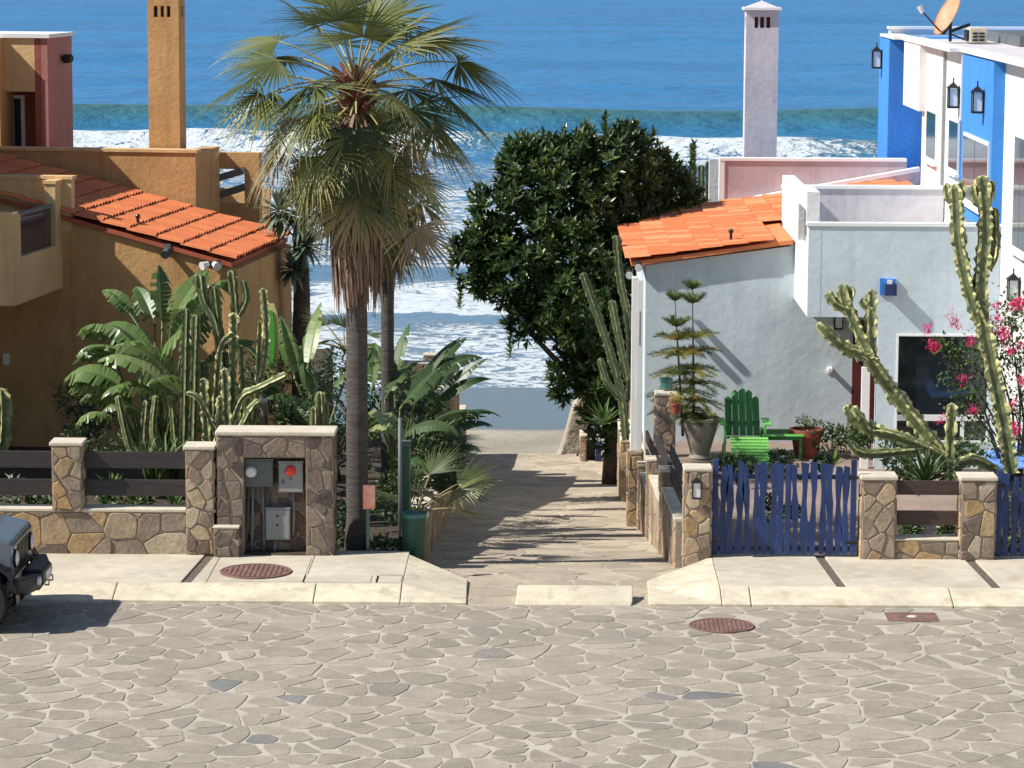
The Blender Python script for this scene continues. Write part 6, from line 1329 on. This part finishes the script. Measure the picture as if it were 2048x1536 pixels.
for sx_ in (-1, 1):
    for yy_ in (D(24.33), D(24.82)): bx('leg', K['dchair'], t, c.x+sx_*.28-.025, c.x+sx_*.28+.025, yy_, yy_+.05, -.06, z-.026)
bx('apron', K['dchair'], t, c.x-.255, c.x+.255, D(24.34), D(24.36), z-.09, z-.026)
# ================================================================ street furniture
c = onz(738, 1117, .0); t = thing('marker_post', 'green marker post with a faded orange reflective plate beside the palm trunk', 'marker post', (c.x, D(19.62), .0)); z1 = ony(740, 968, D(19.62)).z; z0 = ony(740, 1016, D(19.62)).z
bx('post', K['post'], t, c.x-.022, c.x+.022, D(19.6), D(19.64), 0, z0+.1, bevel=.004); bx('plate', K['orange'], t, c.x-.06, c.x+.10, D(19.575), D(19.598), z0, z1, bevel=.01)
c = onz(826, 1124, .02); h = ony(826, 1030, D(19.75)).z; t = thing('trash_bin', 'dark green ribbed trash bin at the left corner of the path', 'trash bin', (c.x, D(19.75), 0)); r_ = .165
MB().lathe((c.x, D(19.75), -.02), [(.01, 0), (r_*.86, 0), (r_*.9, .1), (r_*.93, .1), (r_*.93, .13), (r_*.92, .13), (r_*.96, h*.55), (r_*.99, h*.55), (r_*.99, h*.6), (r_*.97, h*.6), (r_, h), (r_*1.0, h+.0), (.01, h)], 24).build('body', K['greenbin'], t, auto=35)
MB().lathe((c.x, D(19.75), h-.02), [(r_*.9, -.0), (r_*1.08, -.0), (r_*1.08, .05), (r_*.93, .055), (r_*.9, .03)], 24).build('rim', K['teal'], t, auto=35)
c = ony(797, 1118, D(19.7)); z1 = ony(797, 862, D(19.7)).z; t = thing('metal_pole', 'thin grey metal pole standing behind the trash bin', 'pole', (c.x, D(19.95), 0)); MB().tube([(c.x, D(19.95), -.1), (c.x, D(19.95), z1+.1)], .028, 10).build('pole', K['grey'], t, smooth=True)
c = ony(808, 960, D(20.05)); z1 = ony(808, 893, D(20.05)).z; z0 = ony(808, 968, D(20.05)).z; t = thing('green_box', 'dark green box with a pale lid behind the grey pole', 'box', (c.x, D(20.1), z0)); bx('case', K['greenbin'], t, c.x-.075, c.x+.075, D(20.05), D(20.2), 0, z1, bevel=.01); bx('lid', K['post'], t, c.x-.085, c.x+.085, D(20.04), D(20.21), z1, z1+.04, bevel=.008)
# surfboard like board behind the cactus thicket
a = ony(541, 608, D(23.8)); b = ony(538, 745, D(23.8)); t = thing('surfboard', 'yellow surfboard with a green stripe standing upright behind the cactus thicket', 'surfboard', (a.x, D(23.8), b.z)); L_ = a.z-b.z
def board(w_, y, s=1):
    P = []
    for i in range(13): f = i/12; P.append((a.x-w_*math.sin(math.pi*(.06+.88*f))**.6, y, b.z+L_*(f*s+(1-s)/2)))
    for i in range(13): f = 1-i/12; P.append((a.x+w_*math.sin(math.pi*(.06+.88*f))**.6, y, b.z+L_*(f*s+(1-s)/2)))
    return P
MB().ext(board(.14, D(23.8)), (0, .05, 0)).build('board', K['yellow'], t); MB().ext(board(.065, D(23.79), .82), (0, .012, 0)).build('stripe', K['green'], t)
# rocks at the end of the path
def rock(label, u, v, y, sz, seed, name='boulder'):
    c = ony(u, v, y); rr = random.Random(seed); t = thing(name, label, 'rock', (c.x, c.y, c.z)); mb = MB(); n, m_ = 18, 12; vs = []
    for i in range(m_+1):
        th = math.pi*i/m_
        for k in range(n):
            a_ = 2*math.pi*k/n; d = Vector((math.sin(th)*math.cos(a_), math.sin(th)*math.sin(a_), -math.cos(th))); f = 1+.22*noise.noise(d*1.6+Vector((seed, 0, 0)))+.10*noise.noise(d*4+Vector((0, seed, 0))); vs.append(c+Vector((d.x*sz[0], d.y*sz[1], d.z*sz[2]))*f)
    mb.add(vs, [(i*n+k, i*n+(k+1) % n, (i+1)*n+(k+1) % n, (i+1)*n+k) for i in range(m_) for k in range(n)]); mb.build('rock', K['rock'], t, smooth=True); return t
a = [ony(u, v, D(31.6)) for u, v in ((1108, 938), (1128, 880), (1146, 812), (1160, 792), (1180, 800), (1180, 940))]
t = thing('stone_buttress', 'pale eroded concrete buttress sloping up at the seaward end of the path', 'buttress', a[0])
mb = MB(); mb.ext([tuple(p) for p in a], (0, .8, 0)); mb.build('slab', K['rock'], t, bevel=.05)
rock('small pale boulder at the foot of the eroded buttress', 1122, 925, D(31.2), (.16, .2, .26), 3); rock('flat beige boulder on the edge of the path in front of the blue door', 1190, 938, D(30.4), (.45, .4, .14), 7)
a = [ony(u, v, D(31.0)) for u, v in ((1140, 935), (1162, 898))]; t = thing('handrail', 'thin black handrail leading down to the beach steps', 'handrail', a[0]); MB().tube(a, .02, 6).tube([a[0], a[0]-Vector((0, 0, .4))], .02, 6).tube([a[1], a[1]-Vector((0, 0, .6))], .02, 6).tube([a[0].lerp(a[1], .5), a[0].lerp(a[1], .5)-Vector((0, 0, .5))], .015, 6).build('rail', K['black'], t)
a = ony(1166, 872, D(31.0)); b = ony(1206, 932, D(31.0)); t = thing('beach_gate', 'cobalt blue door leaf between stone piers at the end of the path wall', 'door', (a.x, D(31.0), b.z))
bx('door_leaf', K['gate'], t, ony(1190, 900, 31).x, ony(1201, 900, 31).x, D(30.6), D(30.66), b.z, a.z); bx('shaded_panel', K['board'], t, ony(1172, 900, 31).x, ony(1190, 900, 31).x-.002, D(30.72), D(30.76), b.z, a.z)
stone_block(thing('stone_pier', 'stone pier left of the small cobalt blue door', 'stone pier', (a.x, D(30.6), b.z)), a.x-.05, ony(1172, 900, 31).x, D(30.6), D(30.95), b.z-.3, a.z+.1, 221, .2, .24, 'fl')
# light blue fabric at the right edge
a = ony(1960, 895, D(21.9)); b = ony(2075, 935, D(21.9)); t = thing('garden_awning', 'light blue garden canopy at the foot of the bougainvillea', 'canopy', (b.x, D(21.9), 0)); c1, c2, c3 = ony(2085, 880, D(22.6)), ony(1958, 905, D(22.4)), ony(2000, 938, D(21.5)); c4 = ony(2100, 930, D(21.5))
MB().ext([c1, c2, c3, c4], (0, 0, -.02)).build('fabric', K['awning'], t)
for q in (c1, c2, c3, c4): MB().tube([q, (q.x, q.y, -.06)], .015, 6).build('pole', K['grey'], t)

# ================================================================ parked off-road car at the left edge
def jeep():
    X1 = -6.30; yc = YK-.98; t = thing('off_road_car', 'dark boxy off-road car with slotted grille parked at the left kerb', 'car', (X1-2, yc, 0))
    hw = .66; P = lambda x, y, z: (X1+x, yc+y, z)
    MB().ext([P(0, -hw+.02, .62), P(-.02, -hw+.05, 1.06), P(-.02, -hw+.05, 1.06)][:2]+[P(-.02, hw-.05, 1.06), P(0, hw-.02, .62)], (-.08, 0, 0)).build('grille', K['hoodpaint'], t, bevel=.01)
    for i in range(7): y = (i-3)*.10; bx('grille_slot', K['black'], t, X1-.012, X1+.006, yc+y-.03, yc+y+.03, .70, .98)
    for s in (-1, 1):
        hl = MB().lathe((X1+.01, yc+s*.52, .86), [(.10, -.03), (.10, .01), (.088, .015), (.05, .03), (.0, .035)], 18, ax='x').build('headlight', K['glassw'], t)
        MB().lathe((X1+.008, yc+s*.52, .86), [(.112, -.03), (.112, .012), (.10, .014)], 18, ax='x').build('ring', K['black'], hl)
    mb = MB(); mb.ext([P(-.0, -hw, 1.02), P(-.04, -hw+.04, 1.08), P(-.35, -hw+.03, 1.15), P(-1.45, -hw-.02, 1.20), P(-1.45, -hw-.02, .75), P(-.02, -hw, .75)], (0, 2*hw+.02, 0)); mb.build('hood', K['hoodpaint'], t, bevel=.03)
    bx('tub', K['carpaint'], t, X1-4.0, X1-1.45, yc-.78, yc+.78, .45, 1.16, bevel=.03); bx('chassis', K['black'], t, X1-3.9, X1-.1, yc-.45, yc+.45, .35, .60)
    MB().ext([P(-1.45, -.74, 1.16), P(-1.85, -.66, 1.80), P(-3.9, -.66, 1.80), P(-4.0, -.74, 1.16)], (0, 1.40, 0)).build('cabin', K['carpaint'], t, bevel=.03)
    MB().ext([P(-1.50, -.62, 1.22), P(-1.50, .62, 1.22), P(-1.82, .58, 1.74), P(-1.82, -.58, 1.74)], (.035, 0, .02)).build('windshield', K['glass'], t)
    for x0, x1 in ((-2.75, -1.95), (-3.8, -2.9)): bx('side_window', K['glass'], t, X1+x0, X1+x1, yc-.755, yc-.70, 1.25, 1.68)
    MB().ext([P(0.238, -.30, .42), P(0.294, -.30, .50), P(0.294, -.30, .64), P(0.252, -.30, .68), P(0.056, -.30, .68), P(0.056, -.30, .42)], (0, .60, 0)).build('bumper', K['black'], t, bevel=.02)
    for s in (-1, 1):
        y0 = .30*s; MB().ext([P(0.280, y0, .45), P(0.280, y0, .64), P(0.168, y0+.44*s, .66), P(0.070, y0+.50*s, .64), P(0.070, y0+.50*s, .50), P(0.182, y0+.42*s, .46)], (-.14, 0, 0)).build('bumper_end', K['black'], t, bevel=.02)
        fg = MB().lathe((X1+.27, yc+s*.40, .56), [(.055, -.03), (.055, .0), (.03, .012), (0, .014)], 14, ax='x').build('fog_lamp', K['glassw'], t)
        MB().tube([P(0.280, s*.14, .52), P(0.329, s*.14, .52), P(0.329, s*.14, .46), P(0.280, s*.14, .46)], .012, 6).build('tow_hook', K['chrome'], t)
        for x in (-.42, -3.15):
            pts = [P(x+.50*math.cos(a_), s*.80, .42+.46*math.sin(a_)) for a_ in [math.pi*i/8*1.1-.15 for i in range(9)]]
            fl = MB()
            for i in range(8):
                p, q = Vector(pts[i]), Vector(pts[i+1]); fl.ext([p+Vector((0, -.12*s, 0)), q+Vector((0, -.12*s, 0)), q+Vector((0, .10*s, 0)), p+Vector((0, .10*s, 0))], (0, 0, .035))
            fl.build('wheel_arch', K['black'], t)
            w_ = MB().lathe((X1+x, yc+s*.72, .385), [(.22, -.12), (.34, -.12), (.375, -.09), (.385, 0), (.375, .09), (.34, .12), (.22, .12)], 30, ax='y').build('wheel', K['rubber'], t, auto=40)
            MB().lathe((X1+x, yc+s*.72, .385), [(.22, -.10), (.22, .10), (.17, .06 if s > 0 else .05), (.05, .07), (0, .07)], 20, ax='y').build('rim', K['chrome'], w_)
            tr = MB()
            for i in range(24):
                a_ = 2*math.pi*i/24; c = Vector((X1+x+.385*math.cos(a_), yc+s*.72, .385+.385*math.sin(a_))); d = Vector((-math.sin(a_), 0, math.cos(a_)))*.03; tr.ext([c-d+Vector((0, -.10, 0)), c+d+Vector((0, -.10, 0)), c+d+Vector((0, .10, 0)), c-d+Vector((0, .10, 0))], Vector((math.cos(a_), 0, math.sin(a_)))*.012)
            tr.build('tread', K['rubber'], w_)
    bx('licence_plate', K['frame'], t, X1+.296, X1+.303, yc-.16, yc+.16, .50, .62)
jeep()
